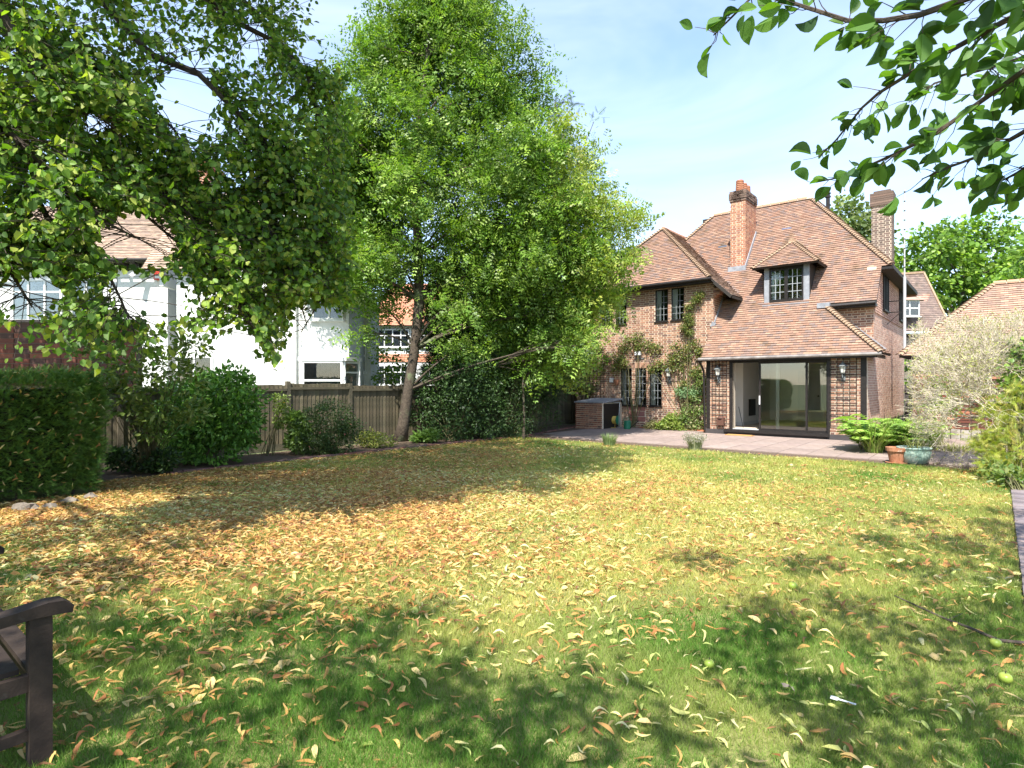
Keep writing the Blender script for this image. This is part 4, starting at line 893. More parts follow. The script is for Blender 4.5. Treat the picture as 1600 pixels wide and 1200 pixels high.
dr = MB(); d0, d1 = X20(1408,31.6)-X20(1400,32), X20(1440,31.6)-X20(1400,32); dzb, dzt2 = CAMZ+(600-495)/F*32, CAMZ+(600-470)/F*32
dr.box((d0,-.2,dzb),(d1,1.5,dzt2)); dr = dr.build('dormer', M['hip'], gh); plain_window(dr, d0+.02, d1, dzb, dzt2, -.21, (.5,), .5, curtain=False, depth=.05)
m = MB(); m.add([(d0-.2,-.4,dzt2),(d1+.3,-.4,dzt2),((d0+d1)/2-.3,1.0,dzt2+1.0),(d1+.3,1.6,dzt2),(d0-.2,1.6,dzt2)], [(0,1,2),(1,3,2),(4,0,2),(0,4,3,1)], (.30,.21,.17)); m.build('dormer_roof', M['tile'], dr)
# ================================================================ trees
GRN = [(.12,.22,.03),(.16,.27,.035),(.09,.17,.025),(.23,.34,.045),(.13,.23,.035)]
YGR = [(.28,.36,.06),(.22,.32,.05),(.34,.40,.08),(.16,.25,.045),(.29,.32,.06)]
DGR = [(.035,.065,.022),(.05,.09,.026),(.028,.052,.02),(.065,.11,.03)]
LIM = [(.12,.22,.03),(.085,.165,.025),(.15,.26,.035),(.22,.32,.045),(.29,.34,.065),(.065,.13,.025)]
def cl(lst, Y, dY=1.0, sq=.9):
    out = []
    for q in lst:
        px, py, r = q[:3]; y = (q[3] if len(q) > 3 else Y + random.uniform(-dY, dY)); R = r/F*y
        out.append((P(px, py, y), (R, R*1.0, R*sq)))
    return out
Yc = 16.95; b = (X20(624, Yc), Yc, 0)
trk = [(b[0],b[1],-.1), (b[0]+.12,b[1],.5), tuple(P(638,610,Yc)), tuple(P(648,545,Yc+.1)), tuple(P(655,470,Yc+.2)), tuple(P(654,400,Yc+.2)), tuple(P(648,300,Yc+.1)), tuple(P(652,200,Yc)), tuple(P(668,90,Yc)), tuple(P(672,-20,Yc))]
ctc = [(545,240,45),(540,340,45),(575,250,50),(600,270,55),(590,340,50),(560,420,40),(600,80,45),(650,30,60),(700,20,70),(760,75,60),(690,90,80),(620,110,75),(565,140,42),(750,150,70),(810,170,52),(840,110,22),(530,200,48),(590,210,65),(655,190,70),(720,220,75),(790,245,70),(845,240,40),
       (525,290,48),(585,300,60),(650,285,60),(715,310,75),(790,330,75),(850,330,60),(555,375,50),(610,400,38),(700,400,60),(770,410,70),(840,410,65),(895,390,55),(540,440,38),(585,460,28),(745,480,45),(810,490,60),(870,490,55),(920,455,38),(790,555,40),(850,560,40),(900,540,30),(600,480,22),(625,440,28),(680,440,34),(690,470,28),(570,520,16),(620,400,34),(700,540,20),(730,540,26),(600,355,34),(690,-50,70),(755,10,40),(700,480,22),(470,250,40,19),(480,350,40,19),(500,420,40,18)]
tree('leaning_tree', 'large leafy tree with leaning trunk and feathery leaves beside the left fence', 'tree', b, trk, [.23,.17,.15,.14,.15,.13,.11,.09,.06,.03],
     cl(ctc, Yc, 1.6), T_PN, .27, 50, 24, GRN+[(.26,.36,.07)], sig=.24, shell=.2, droop=.35, limb=.045, barkm='bark', maxtw=12)
# bright second tree to its right
Yb = 17.4; b = (X20(797, 18.6), 18.6, 0)
trk = [(b[0],b[1],-.1), tuple(P(803,600,18.4)), tuple(P(822,520,18.2)), tuple(P(848,440,17.9)), tuple(P(870,360,17.6)), tuple(P(880,270,17.4)), tuple(P(880,205,17.4))]
tree('ash_tree', 'bright yellow green tree overhanging the left end of the brick house roof', 'tree', b, trk, [.15,.13,.12,.10,.08,.05,.03],
     cl([(880,215,34),(905,255,36),(870,290,50),(925,310,36),(955,345,34),(985,350,24),(905,350,50),(960,395,32),(992,400,18),(925,420,44),(965,440,20),(850,380,50),(890,470,44),(940,470,24),(955,492,16),(875,540,40),(915,520,26),(890,580,26)], Yb, .9), T_PN, .27, 42, 26, YGR, sig=.22, shell=.25, limb=.035, maxtw=8)
# dark conifer behind
Yk = 27; b = (X20(868, Yk), Yk, 0)
ck = [(P(868+dx, y, Yk+random.uniform(-1,1)), (R, R, R*.55)) for dx, y, R in ((0,165,.5),(8,195,.9),(-8,230,1.3),(12,270,1.6),(-10,310,2.0),(15,350,2.2),(-15,390,2.4),(15,430,2.5),(45,250,.7),(52,300,1.0),(60,190,.35),(-5,480,2.5),(5,530,2.4))]
tree('dark_conifer', 'dark evergreen conifer rising behind the two leafy garden trees', 'tree', b, [(b[0],b[1],0), tuple(P(868,400,Yk)), tuple(P(868,160,Yk))], [.35,.2,.04], ck, T_SP, .42, 16, 16, DGR, leafm='needle', barkm='darkbark', sig=.25, droop=.2, twigs=False)
# dark yew mass behind the trunk
Yy = 21.5; b = (X20(745, Yy), Yy, 0)
tree('yew_tree', 'dense dark yew tree behind the leaning trunk', 'tree', b, [(b[0],b[1],0), tuple(P(748,500,Yy)), tuple(P(750,380,Yy))], [.3,.2,.08],
     cl([(745,430,60),(690,480,34),(700,520,40),(690,590,40),(760,560,50),(800,560,50),(850,560,40),(730,590,40),(790,470,60),(720,500,50),(830,520,55),(770,540,65),(710,560,45),(840,590,45),(770,600,60),(800,390,45)], Yy, .8), T_SP, .38, 40, 16, DGR, leafm='needle', barkm='darkbark', sig=.22, droop=.3, shell=.5, maxtw=4)
def bush_at(px, py, Y, name, label, cat, clp, *a, **k): return shrub(name, label, cat, (X20(px, Y), Y, 0), cl(clp, Y, .3), *a, **k)
DG2 = [(.035,.07,.018),(.05,.095,.025),(.028,.055,.018),(.06,.11,.03)]
bush_at(610, 640, 19.6, 'fence_side_shrub', 'light green shrub growing beyond the fence left of the leaning trunk', 'shrub', [(605,560,22,19.6),(625,585,20,19.6),(598,590,16,19.6),(640,550,18,19.6),(600,620,18,19.6)], T_OV, .10, 150, 7, GRN, sig=.1, shell=.3)
bush_at(705, 690, 17.2, 'laurel_shrub', 'broad dark green laurel shrub just right of the leaning trunk', 'shrub', [(680,600,34),(720,585,42),(690,620,42),(730,610,45),(755,595,36),(668,650,30),(710,655,45),(750,645,45),(690,680,30),(740,680,30)], T_EL, .09, 330, 7, DG2, leafm='gloss', sig=.09, stemn=3)
bush_at(790, 685, 18.0, 'privet_shrub', 'tall dark privet shrub left of the small grey post', 'shrub', [(775,610,38),(800,600,35),(790,575,32),(815,590,28),(780,650,42),(810,640,35),(800,668,30),(765,672,26)], T_EL, .06, 260, 8, [(.04,.08,.02),(.06,.11,.03),(.035,.07,.02)], sig=.08, stemn=3)
bush_at(838, 672, 19.6, 'privet_shrub', 'smaller green privet shrub nearest the patio corner', 'shrub', [(840,625,28),(835,650,28),(862,655,16),(850,595,24)], T_EL, .06, 260, 8, [(.05,.10,.025),(.07,.13,.03),(.04,.08,.02)], sig=.08, stemn=3)
bush_at(805, 683, 18.2, 'low_shrub', 'low grey green rounded shrub at the left corner of the patio', 'shrub', [(803,672,14,18.0),(792,676,10,18.0)], T_EL, .05, 900, 8, [(.09,.14,.06),(.07,.12,.05)], sig=.05, stemn=6)
t = thing('slim_trunk', 'slim pale bare stem standing between the two dark privet shrubs', 'stem', (X20(818, 17.5), 17.5, 0))
m = MB(); m.tube([(0,0,0),(.02,0,.8),(-.02,0,1.6),(.05,.05,2.6)], [.04,.035,.03,.015], 6); m.build('trunk', M['bark'], t); m = MB(); m.tube([(0,0,1.5),(.2,0,2.1),(.35,.05,2.5)], [.02,.015,.008], 5); m.build('branch', M['bark'], t)
# trees behind the brick house and on the right horizon
def far_tree(px, Y, lab, clp, pal, s=.30, name='oak_tree', cnt=9, **kk):
    b = (X20(px, Y), Y, 0); c = cl(clp, Y, 2.0)
    tree(name, lab, 'tree', b, [(b[0],b[1],0), (b[0],b[1],3), (b[0]+.3,b[1],6), (b[0]+.2,b[1],9)], [.5,.4,.3,.12], c, T_OV, s, cnt, 30, pal, sig=.38, shell=.45, limb=.13, maxtw=6, **kk)
far_tree(1322, 42, 'rounded green tree behind the brick house left of its right chimney', [(1322,345,34),(1300,350,26),(1350,350,28),(1325,325,18),(1320,380,40),(1355,385,30)], [(.13,.18,.05),(.10,.15,.04),(.17,.21,.07)])
far_tree(1500, 44, 'large green oak tree behind the gabled house on the right horizon', [(1500,370,36),(1460,385,36),(1540,380,40),(1430,410,34),(1480,420,45),(1530,430,50),(1580,400,50),(1410,435,26),(1500,470,45),(1560,470,50),(1620,420,50),(1445,450,34),(1400,420,20)], GRN, s=.34, cnt=8)
far_tree(1640, 36, 'tall green tree at the far right edge beyond the garage', [(1600,430,30),(1640,400,50),(1590,480,25),(1640,470,50)], GRN)
far_tree(480, 46, 'green tree beyond the white house in the gap on its right', [(560,520,40),(520,500,50),(600,520,40),(590,560,40),(640,540,40),(550,570,30)], GRN)
far_tree(1010, 48, 'green tree hidden behind the brick house roof', [(960,560,40),(900,560,50),(870,520,40)], GRN)
# ================================================================ lime tree (left, overhead)
lt = thing('lime_tree', 'big lime tree whose drooping leafy branches hang over the left of the lawn', 'tree', (-8.2, 4.2, 0))
trunk = np.array([(-8.2,4.2,-.1),(-8.1,4.2,1.5),(-8.0,4.3,3.5),(-7.9,4.4,6),(-7.7,4.4,9),(-7.6,4.5,12)])
m = MB(); m.tube(trunk, [.42,.34,.30,.25,.17,.08], 10); m.build('trunk', M['bark'], lt, smooth=True, rel=True)
brn = [  # visible drooping limbs: (px,py,Y) chains
 [(-120,60,6.2),(-40,115,6.3),(60,160,6.4),(120,205,6.5),(190,250,6.7),(270,285,6.9),(340,320,7.1),(400,365,7.3),(460,420,7.5),(500,470,7.6)],
 [(60,-120,6.4),(140,-20,6.5),(235,85,6.6),(310,115,6.7),(360,165,6.8),(410,215,6.9),(430,270,7.0),(480,300,7.2),(520,360,7.4),(535,430,7.5)],
 [(-120,200,5.6),(-30,240,5.6),(40,280,5.7),(75,340,5.8),(82,400,5.9),(95,450,6.0)],
 [(190,250,6.7),(240,290,6.4),(300,340,6.3),(330,400,6.3),(360,460,6.3),(400,520,6.4),(430,545,6.4)],
 [(-80,-40,5.8),(20,20,5.9),(90,60,6.0),(150,110,6.1),(210,150,6.2),(270,200,6.4),(310,260,6.5)],
 [(180,-120,7.2),(290,-30,7.3),(360,30,7.4),(420,60,7.5),(480,110,7.6),(520,160,7.8),(540,230,7.9)],
 [(-120,320,5.4),(-40,340,5.4),(10,380,5.4),(20,430,5.5),(50,480,5.5)],
 [(75,340,5.8),(130,380,5.7),(170,430,5.6),(190,470,5.6),(210,520,5.6)],
 [(-100,120,5.3),(-20,180,5.3),(40,230,5.4),(110,300,5.5),(170,350,5.6),(230,380,5.8)],
 [(260,-100,8.2),(360,-20,8.3),(420,40,8.4),(450,80,8.5)],
 [(480,300,7.2),(505,360,7.4),(520,420,7.5),(500,470,7.6),(470,520,7.6)],
 [(480,110,7.6),(500,200,7.6),(520,270,7.7),(530,330,7.7)],
 [(340,320,7.1),(380,330,7.0),(430,370,6.9),(460,440,6.9),(480,510,7.0)],
 [(410,215,6.9),(400,290,7.2),(420,360,7.4),(450,420,7.6),(440,500,7.6)],
 [(110,300,5.5),(160,300,5.9),(220,330,6.1),(290,390,6.3),(350,430,6.4),(390,490,6.4)],
 [(-60,-60,5.4),(30,60,5.4),(60,120,5.4),(140,170,5.6),(190,210,5.8)],
]
mb = MB(); pos = []; fw = []; nr = []
def skip_hole(px, py):
    return ((px-292)/42)**2 + ((py-150)/66)**2 < 1 or ((px-215)/62)**2+((py-372)/40)**2<1 or ((px-220)/60)**2+((py-462)/36)**2<1 or ((px-45)/55)**2+((py-462)/34)**2<1 or (px>455 and py>480) or ((px-560)/62)**2+((py-20)/75)**2<1 or (px>330 and px<400 and py>520) or ((px-150)/22)**2+((py-190)/18)**2<1 or ((px-30)/26)**2+((py-215)/14)**2<1 or ((px-395)/20)**2+((py-60)/30)**2<1 or ((px-215)/40)**2+((py-375)/28)**2 < 1 or ((px-235)/45)**2+((py-470)/32)**2 < 1 or ((px-70)/30)**2+((py-330)/22)**2 < .6 or ((px-480)/18)**2+((py-80)/20)**2<1
for ch in brn:
    pts = np.array([P(*q) for q in ch]); n = len(pts)
    mb.tube(pts, np.linspace(.050 if ch[0][0] < 0 or ch[0][1] < 0 else .024, .006, n), 6, cap=False)
    fine = np.concatenate([pts[i] + (pts[i+1]-pts[i])*np.linspace(0, 1, 9)[:-1, None] for i in range(n-1)])
    for i, p in enumerate(fine):
        for _ in range(6):
            d = rng.normal(size=3)*(.42, .5, .30) + np.array((.12, 0, -.20)); L = random.uniform(.5, 1.15); e = p + unit(d)*L*np.array((1, 1, .8))
            sc = F/e[1]; px, py = 800+e[0]*sc, 600-(e[2]-CAMZ)*sc
            ee = (p+e)/2; s2 = F/ee[1]
            if skip_hole(px, py) or skip_hole(800+ee[0]*s2, 600-(ee[2]-CAMZ)*s2) or px > 560 or py > 575: continue
            tw = bez(p, e, .08, 5); mb.tube(tw, np.linspace(.006, .0015, 5), 3, cap=False)
            k = 14; tt = rng.uniform(.15, 1, k); q = np.array([tw[0]*(1-x)**2 + 2*x*(1-x)*tw[2] + x*x*tw[4] for x in tt])
            pos.append(q + rng.normal(size=(k, 3))*.03); fw.append(unit(tw[4]-tw[0])[None]*.5 + rng.normal(size=(k, 3))*.55 + np.array((0, 0, -.55))); nr.append(rng.normal(size=(k, 3))*.5 + np.array((.0, -.35, .55)))
pos, fw, nr = map(np.concatenate, (pos, fw, nr))
sc = F/np.maximum(pos[:, 1], .5); pxs, pys = 800+pos[:, 0]*sc, 600-(pos[:, 2]-CAMZ)*sc
keep = ~np.array([skip_hole(a, b_) and random.random() < .9 for a, b_ in zip(pxs, pys)]); keep &= (pos[:,1] < 9.5)
pos, fw, nr = pos[keep], fw[keep], nr[keep]; print('lime leaves', len(pos))
size = .076*rng.uniform(.6, 1.25, len(pos)); cols = shades(len(pos), LIM, .2)
order = np.argsort(-(size/np.maximum(pos[:, 1], 1))*(pos[:,0]*F/pos[:,1] > -800)); ind, rest = order[:300], order[300:]
def single_leaves(parent, pos, fw, nr, size, cols, tmpl, matn, ploc):
    vs = []
    for i in range(6):
        m = MB(); m.add(tmpl[0]*np.array((1, 1, 1+.5*i)), tmpl[1].tolist(), tuple(cols[i % len(cols)])); vs.append(m.mesh('leaf', M[matn]))
    for i in range(len(pos)):
        f = unit(fw[i]); r = unit(np.cross(f, nr[i])); u = np.cross(r, f); o = link('leaf', vs[i % 6], parent)
        o.matrix_local = Matrix.Translation(Vector(pos[i]-np.array(ploc))) @ Matrix(((r[0],f[0],u[0]),(r[1],f[1],u[1]),(r[2],f[2],u[2]))).to_4x4() @ Matrix.Scale(size[i], 4)
mb.build('branches', M['darkbark'], lt, rel=True)
bro = [o for o in lt.children if o.name.startswith('branches')][0]
single_leaves(bro, pos[ind], fw[ind], nr[ind], size[ind], cols[ind], T_OV, 'near', lt.location)
V, Fa, C = leaves(pos[rest], fw[rest], nr[rest], size[rest], T_OV, cols[rest]); arrmesh('foliage', V, Fa, C, M['near'], bro and lt, 'stuff')
# upper crown of the lime, over the camera: shades the left of the lawn
def shade(gx, gy, H): return np.array((gx-.2206*H, gy-.670*H, H))
SH = []
def band(poly_px, H, r, step):
    """clumps whose shadow falls on the ground polygon given in photo pixels"""
    g_ = [G(*q) for q in poly_px]; xs = [q[0] for q in g_]; ys = [q[1] for q in g_]; y = min(ys)
    while y < max(ys):
        for s0, s1 in spans(g_, y):
            x = s0 + step*.3
            while x < s1: Hh = max(H+random.uniform(-.6,.6), (.76*y+1.65)/1.5+r); SH.append((shade(x+random.uniform(-.2,.2), y+random.uniform(-.2,.2), Hh), (r, r, r*.5))); x += step
        y += step
band([(-400,760),(150,735),(400,715),(640,694),(760,688),(880,694),(985,717),(930,726),(900,738),(850,755),(760,785),(640,800),(560,778),(420,768),(250,760),(-400,800)], 8.5, .85, 1.0)
band([(560,770),(640,720),(760,700),(985,717),(850,752),(700,790)], 8.5, .8, 1.1)
nA = len(SH)
band([(-500,1300),(-400,900),(0,890),(230,905),(420,935),(560,960),(640,945),(760,1000),(900,1050),(1080,1100),(1050,1300)], 5.6, .44, .70)
band([(-100,835),(150,810),(420,850),(560,870),(300,880),(-100,880)], 8, .4, .8)
SA = SH[:nA] + [(np.array((x_, y_, 6.0)), (.75, .6, .5)) for x_ in (-12.2,-11.2,-10.2,-9.2,-8.3) for y_ in (9.2, 10.0)]
c1, c2 = cloud(SA, 115, 18, .17, .1, .3, .4), cloud(SH[nA:], 85, 18, .13, .1, .3, .4)
pos, fw, nr = [np.concatenate([c1[i], c2[i]]) for i in range(3)]; sp = c1[3]+c2[3]
print('shade leaves', len(pos))
V, Fa, C = leaves(pos, fw, nr, .10*rng.uniform(.7, 1.25, len(pos)), T_OV, shades(len(pos), LIM))
lb = MB()
for i, (c, s) in enumerate(sp):
    if i % 6: continue
    a_ = trunk[min(5, 3 + (c[2] > 8))]; lb.tube(bez(a_, c, .1, 7), np.linspace(.035, .008, 7), 5, cap=False)
    for q in s[:4]: lb.tube(bez(c, q, .1, 3), np.linspace(.012, .004, 3), 3, cap=False)
lb.build('limbs', M['darkbark'], lt, rel=True); arrmesh('crown', V, Fa, C, M['leaf'], lt)
# ================================================================ fruit tree on the right, its boughs hang into the picture
ft = thing('apple_tree', 'apple tree whose large leaved boughs hang into the top right corner', 'tree', (4.6, -.6, 0))
ftk = np.array([(4.6,-.6,-.1),(4.5,-.5,1.0),(4.2,-.3,2.0),(3.6,.1,3.0),(3.0,.4,4.0)]); m = MB(); m.tube(ftk, [.2,.17,.15,.1,.05], 9); m.build('trunk', M['bark'], ft, smooth=True, rel=True)
fb = [[(2600,-500,1.0),(1800,60,1.3),(1600,110,1.5),(1530,160,1.6),(1463,208,1.65),(1400,240,1.75),(1350,262,1.85),(1317,276,1.9),(1275,285,1.95)],
      [(2600,-700,1.0),(1800,-80,1.2),(1640,5,1.3),(1577,29,1.4),(1486,78,1.45),(1434,107,1.5),(1372,146,1.6),(1346,169,1.65),(1307,218,1.8),(1280,245,1.9)],
      [(2600,-900,.9),(1700,-100,1.1),(1560,-20,1.2),(1493,3,1.25),(1437,23,1.3),(1380,32,1.3),(1324,32,1.35),(1240,5,1.4),(1180,-10,1.45),(1140,30,1.5),(1115,55,1.55)],
      [(1800,60,1.3),(1700,190,1.4),(1610,200,1.5),(1540,240,1.6),(1480,262,1.7),(1440,280,1.75)],
      [(1800,-80,1.2),(1680,60,1.6),(1600,90,1.8),(1530,110,2.0),(1460,130,2.1),(1420,160,2.2)],
      [(1700,190,1.4),(1640,240,1.5),(1590,270,1.6),(1560,285,1.7)]]
mb = MB(); pos, fw, nr, sz = [], [], [], []
for ci, ch in enumerate(fb):
    pts = np.array([P(*q) for q in ch]); n = len(pts); mb.tube(pts, np.linspace(.010, .0018, n), 5, cap=False)
    for i in range(1, n-1):
        seg = pts[i+1]-pts[i]; L = np.linalg.norm(seg); cnt = max(3, int(L/.014*(1.0 if ch[i][0] > 1420 else 1.3 if ch[i][1] < 45 else .9)))
        for k in range(cnt):
            p = pts[i] + seg*random.random(); d = unit(seg/L + rng.normal(size=3)*(.9, .6, .8) + np.array((0,0,-.15))); l = random.uniform(.02, .11 if ch[i][0] > 1420 else .06); e = p + d*l
            mb.tube([p, (p+e)/2+rng.normal(size=3)*.004, e], [.0016,.0012,.0008], 3, cap=False)
            for _ in range(2 if ch[i][0] > 1420 else 1): pos.append(e + rng.normal(size=3)*.004); fw.append(d + rng.normal(size=3)*.5 + np.array((-.1,0,-.2))); nr.append(rng.normal(size=3)*.8 + np.array((0,-.7,.6))); sz.append(random.uniform(.036, .068))
pos, fw, nr, sz = map(np.array, (pos, fw, nr, sz)); print('apple leaves', len(pos))
mb.build('bough', M['darkbark'], ft, rel=True); bo = [o for o in ft.children if o.name.startswith('bough')][0]
tw_ = [(.08,.10),(.22,.22),(.40,.30),(.58,.31),(.74,.25),(.88,.14)]
T_AP = (np.array([(0,0,0)] + [(-w_, t_, .10*w_/.3) for t_, w_ in tw_] + [(0,1,-.05)] + [(w_, t_, .10*w_/.3) for t_, w_ in tw_[::-1]] + [(0,.35,0),(0,.66,-.01)]),
        np.array([(0,14,2,1),(14,15,4,3),(14,3,2,2),(15,7,6,5),(15,5,4,4),(0,13,12,14),(14,12,11,11),(14,11,10,15),(15,10,9,9),(15,9,8,7)]))
T_AP = (T_AP[0], np.array([(0,14,2,1),(14,4,3,2),(14,15,5,4),(15,7,6,5),(0,13,12,14),(14,12,11,10),(14,10,9,15),(15,9,8,7)]))
AP_ = [(.07,.15,.035),(.05,.11,.035),(.09,.19,.035),(.13,.25,.04),(.06,.13,.05)]
cols = shades(len(pos), AP_, .2); order = np.argsort(-sz/pos[:, 1]); vis = order[:300]; rest = order[300:]
single_leaves(bo, pos[vis], fw[vis], nr[vis], sz[vis], cols[vis], T_AP, 'near', ft.location)
if len(rest): V, Fa, C = leaves(pos[rest], fw[rest], nr[rest], sz[rest], T_AP, cols[rest]); arrmesh('foliage', V, Fa, C, M['near'], ft, 'stuff')
SH = []
band([(1130,1300),(1230,1120),(1150,1000),(1100,930),(1220,930),(1330,940),(1420,880),(1490,830),(1700,800),(2000,900),(2200,1300)], 4.3, .38, .72)
band([(1080,900),(1180,850),(1300,890),(1250,925),(1120,930)], 4.6, .3, .7)
band([(1300,860),(1480,800),(1620,790),(1500,850),(1350,880)], 4.8, .35, .75)
pos, fw, nr, sp = cloud(SH, 130, 12, .10, .1, .2, .4); print('apple shade leaves', len(pos))
V, Fa, C = leaves(pos, fw, nr, .085*rng.uniform(.7, 1.25, len(pos)), T_OV, shades(len(pos), AP_))
lb = MB()
for c, s in sp[::5]: lb.tube(bez(ftk[3], c, .1, 6), np.linspace(.025, .005, 6), 5, cap=False)
lb.build('limbs', M['darkbark'], ft, rel=True); arrmesh('crown', V, Fa, C, M['leaf'], ft)
# ================================================================ hedge and border plants on the left
hd = thing('yew_hedge', 'square clipped dark green yew hedge at the left edge with fallen leaves caught on it', 'hedge', Hw(-8.5, -18, 0))
hx0, hx1, hy0, hy1, hz = -9.8, -7.45, -21.5, -16.4, 1.83      # house frame: the hedge stands parallel to the fence
def hedge_pts(n):
    u = rng.uniform(0, 1, (n, 2)); p = np.zeros((n, 3)); nn = np.zeros((n, 3)); k = rng.uniform(0, 1, n)
    a = k < .70; p[a] = np.stack([np.full(a.sum(), hx1), hy1-(hy1-hy0)*u[a, 0]**1.4, .10+(hz-.10)*u[a, 1]], 1); nn[a] = (1, 0, 0)
    b_ = (k >= .70) & (k < .86); p[b_] = np.stack([hx1+(hx0-hx1)*u[b_, 0]**1.5, hy1+(hy0-hy1)*u[b_, 1], np.full(b_.sum(), hz)], 1); nn[b_] = (0, 0, 1)
    c_ = k >= .86; p[c_] = np.stack([hx0+(hx1-hx0)*u[c_, 0], np.full(c_.sum(), hy1), .10+(hz-.10)*u[c_, 1]], 1); nn[c_] = (0, 1, 0)
    dz = np.clip((p[:, 2]-(hz-.28))/.28, 0, 1); dy = np.clip((p[:, 1]-(hy1-.4))/.4, 0, 1)
    p[:, 0] -= (.18*dz**2 + .14*dy**2)*(nn[:, 0] > 0); p[:, 2] -= (.14*dy**2 + .12*np.clip((p[:, 0]-(hx1-.35))/.35, 0, 1)**2)*(nn[:, 2] > 0)
    low = np.clip((.7-p[:, 2])/.7, 0, 1); p[:, 0] -= .12*low**2*(nn[:, 0] > 0)
    bulge = .06*np.sin(p[:, 1]*5.1+p[:, 2]*3)+.04*np.sin(p[:, 2]*8.3+p[:, 1]*2.2+1)+.03*np.sin(p[:, 1]*13+p[:, 2]*11); p += nn*bulge[:, None]
    R3 = np.array(((CT, ST, 0), (-ST, CT, 0), (0, 0, 1.))); return p@R3.T + np.array((OX, OY, 0)), nn@R3.T
n = 30000; p, nn = hedge_pts(n); p += rng.normal(size=(n, 3))*.03 - nn*rng.uniform(0, .14, (n, 1))
fwd = nn*.9 + rng.normal(size=(n, 3))*.55 + np.array((.35, 0, .1)); up = rng.normal(size=(n, 3))*.35 + np.array((0, -.2, 1))
V, Fa, C = leaves(p, fwd, up, .105*rng.uniform(.6, 1.3, n), T_SP, shades(n, [(.10,.20,.035),(.13,.25,.04),(.07,.15,.028),(.18,.31,.06)]))
arrmesh('foliage', V, Fa, C, M['needle'], hd)
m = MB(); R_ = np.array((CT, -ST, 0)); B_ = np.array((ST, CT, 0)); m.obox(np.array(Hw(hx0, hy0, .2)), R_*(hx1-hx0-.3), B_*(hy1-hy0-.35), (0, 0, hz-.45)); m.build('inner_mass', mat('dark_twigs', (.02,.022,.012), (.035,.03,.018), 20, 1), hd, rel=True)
for i in range(14): m = MB(); q = Hw(hx1-.35, hy1-.3-i*.34, 0); m.tube([(q[0], q[1], -.05), (q[0]+.03, q[1], .35)], .025, 5); m.build('stem', M['darkbark'], hd, rel=True)
# leaf templates for fallen leaves: curled strips
def t_curl(w, c1, c2, tw):
    v, f = [], []; k = 5
    for i in range(k):
        t = i/(k-1); ww = w*math.sin(math.pi*(.08+.86*t))**.8; z = c1*math.sin(math.pi*t)+c2*t*t; x = tw*math.sin(t*3.0); a = tw*3*t
        v += [(x-ww*math.cos(a), t-.5, z-ww*math.sin(a)), (x+ww*math.cos(a), t-.5, z+ww*math.sin(a))]
    for i in range(k-1): f.append((2*i, 2*i+1, 2*i+3, 2*i+2))
    return (np.array(v), np.array(f))
CUR = [(T_OV[0]*np.array((.8,1,1))-np.array((0,.5,0)), T_OV[1]), t_curl(.10, .14, 0, .12), t_curl(.12, .06, .22, -.15), t_curl(.08, .24, .1, .2), t_curl(.17, .12, -.05, .05), t_curl(.075, -.02, .3, .3)]
DRY = [(.50,.30,.09),(.42,.20,.06),(.58,.39,.14),(.34,.14,.05),(.52,.36,.11),(.60,.45,.20),(.24,.11,.05),(.45,.25,.08)]
PAL = [(.56,.50,.20),(.48,.48,.15),(.60,.55,.28),(.40,.46,.13)]
pp, n2 = hedge_pts(2200); w_ = (n2[:, 2] > 0) | (rng.uniform(0,1,2200) < .22); pp, n2 = pp[w_]+n2[w_]*.04, n2[w_]
V, Fa, C = leaves(pp, rng.normal(size=pp.shape)+np.array((0,0,-.2)), n2+rng.normal(size=pp.shape)*.4, .085*rng.uniform(.6,1.2,len(pp)), CUR[1], shades(len(pp), DRY+PAL))
arrmesh('caught_leaves', V, Fa, C, M['dry'], hd, 'stuff')
# stones at the hedge foot
for i, (px, py, s, lab) in enumerate([(34,800,.13,'largest pale edging stone at the foot of the yew hedge on the left'),(72,797,.09,'small pale stone right of the largest one under the hedge'),(105,788,.10,'rough brown stone under the middle of the yew hedge'),(138,780,.09,'flat stone under the right end of the yew hedge')]):
    x, y = G(px, py); t = MB(); th_ = rng.uniform(.75, 1.25, (4, 9)); v = []
    for a in range(4):
        for k in range(9): an = k*2*math.pi/9; r = s*(1, .95, .7, .2)[a]*th_[a, k]; v.append((r*math.cos(an)*1.3, r*math.sin(an)*.8, (-.02, .3, .6, .72)[a]*s*1.1*th_[a, (k*2) % 9]))
    t.add(v, [(a*9+k, a*9+(k+1) % 9, (a+1)*9+(k+1) % 9, (a+1)*9+k) for a in range(3) for k in range(9)] + [tuple(range(27, 36))])
    o = t.build('edging_stone', M['stone'], loc=(x, y+.05, 0)); tag(o, lab, 'stone', 'stones along the hedge foot')
LAU = [(.12,.26,.04),(.09,.20,.032),(.17,.32,.055),(.07,.16,.028)]
bush_at(325, 725, 12.2, 'laurel_bush', 'rounded glossy green laurel bush standing in front of the fence', 'shrub',
   [(335,640,62,12.2),(365,620,40,12.0),(300,660,50,12.2),(370,665,35,12.1),(330,690,48,12.1),(290,690,34,12.0),(350,605,34,12.2),(290,625,34,12.2)], T_EL, .115, 420, 9, LAU, leafm='gloss', sig=.07, shell=.85, stemn=4)
RHO = [(.13,.19,.04),(.17,.24,.05),(.09,.15,.03),(.22,.27,.07)]
bush_at(232, 722, 11.0, 'rhododendron', 'loose airy rhododendron with pale whorled leaves between hedge and laurel', 'shrub',
   [(150,540,30,9.9),(190,575,32,10.0),(225,600,36,10.2),(260,570,34,10.4),(290,590,30,10.5),(200,630,30,10.2),(250,640,36,10.4),(300,640,26,10.6),(120,500,22,9.9),(170,490,26,10),(230,530,28,10.2),(160,600,22,10),(235,670,20,10.5),(300,540,22,10.5)], T_EL, .11, 190, 9, RHO, leafm='gloss', sig=.07, shell=.3, stemn=4)
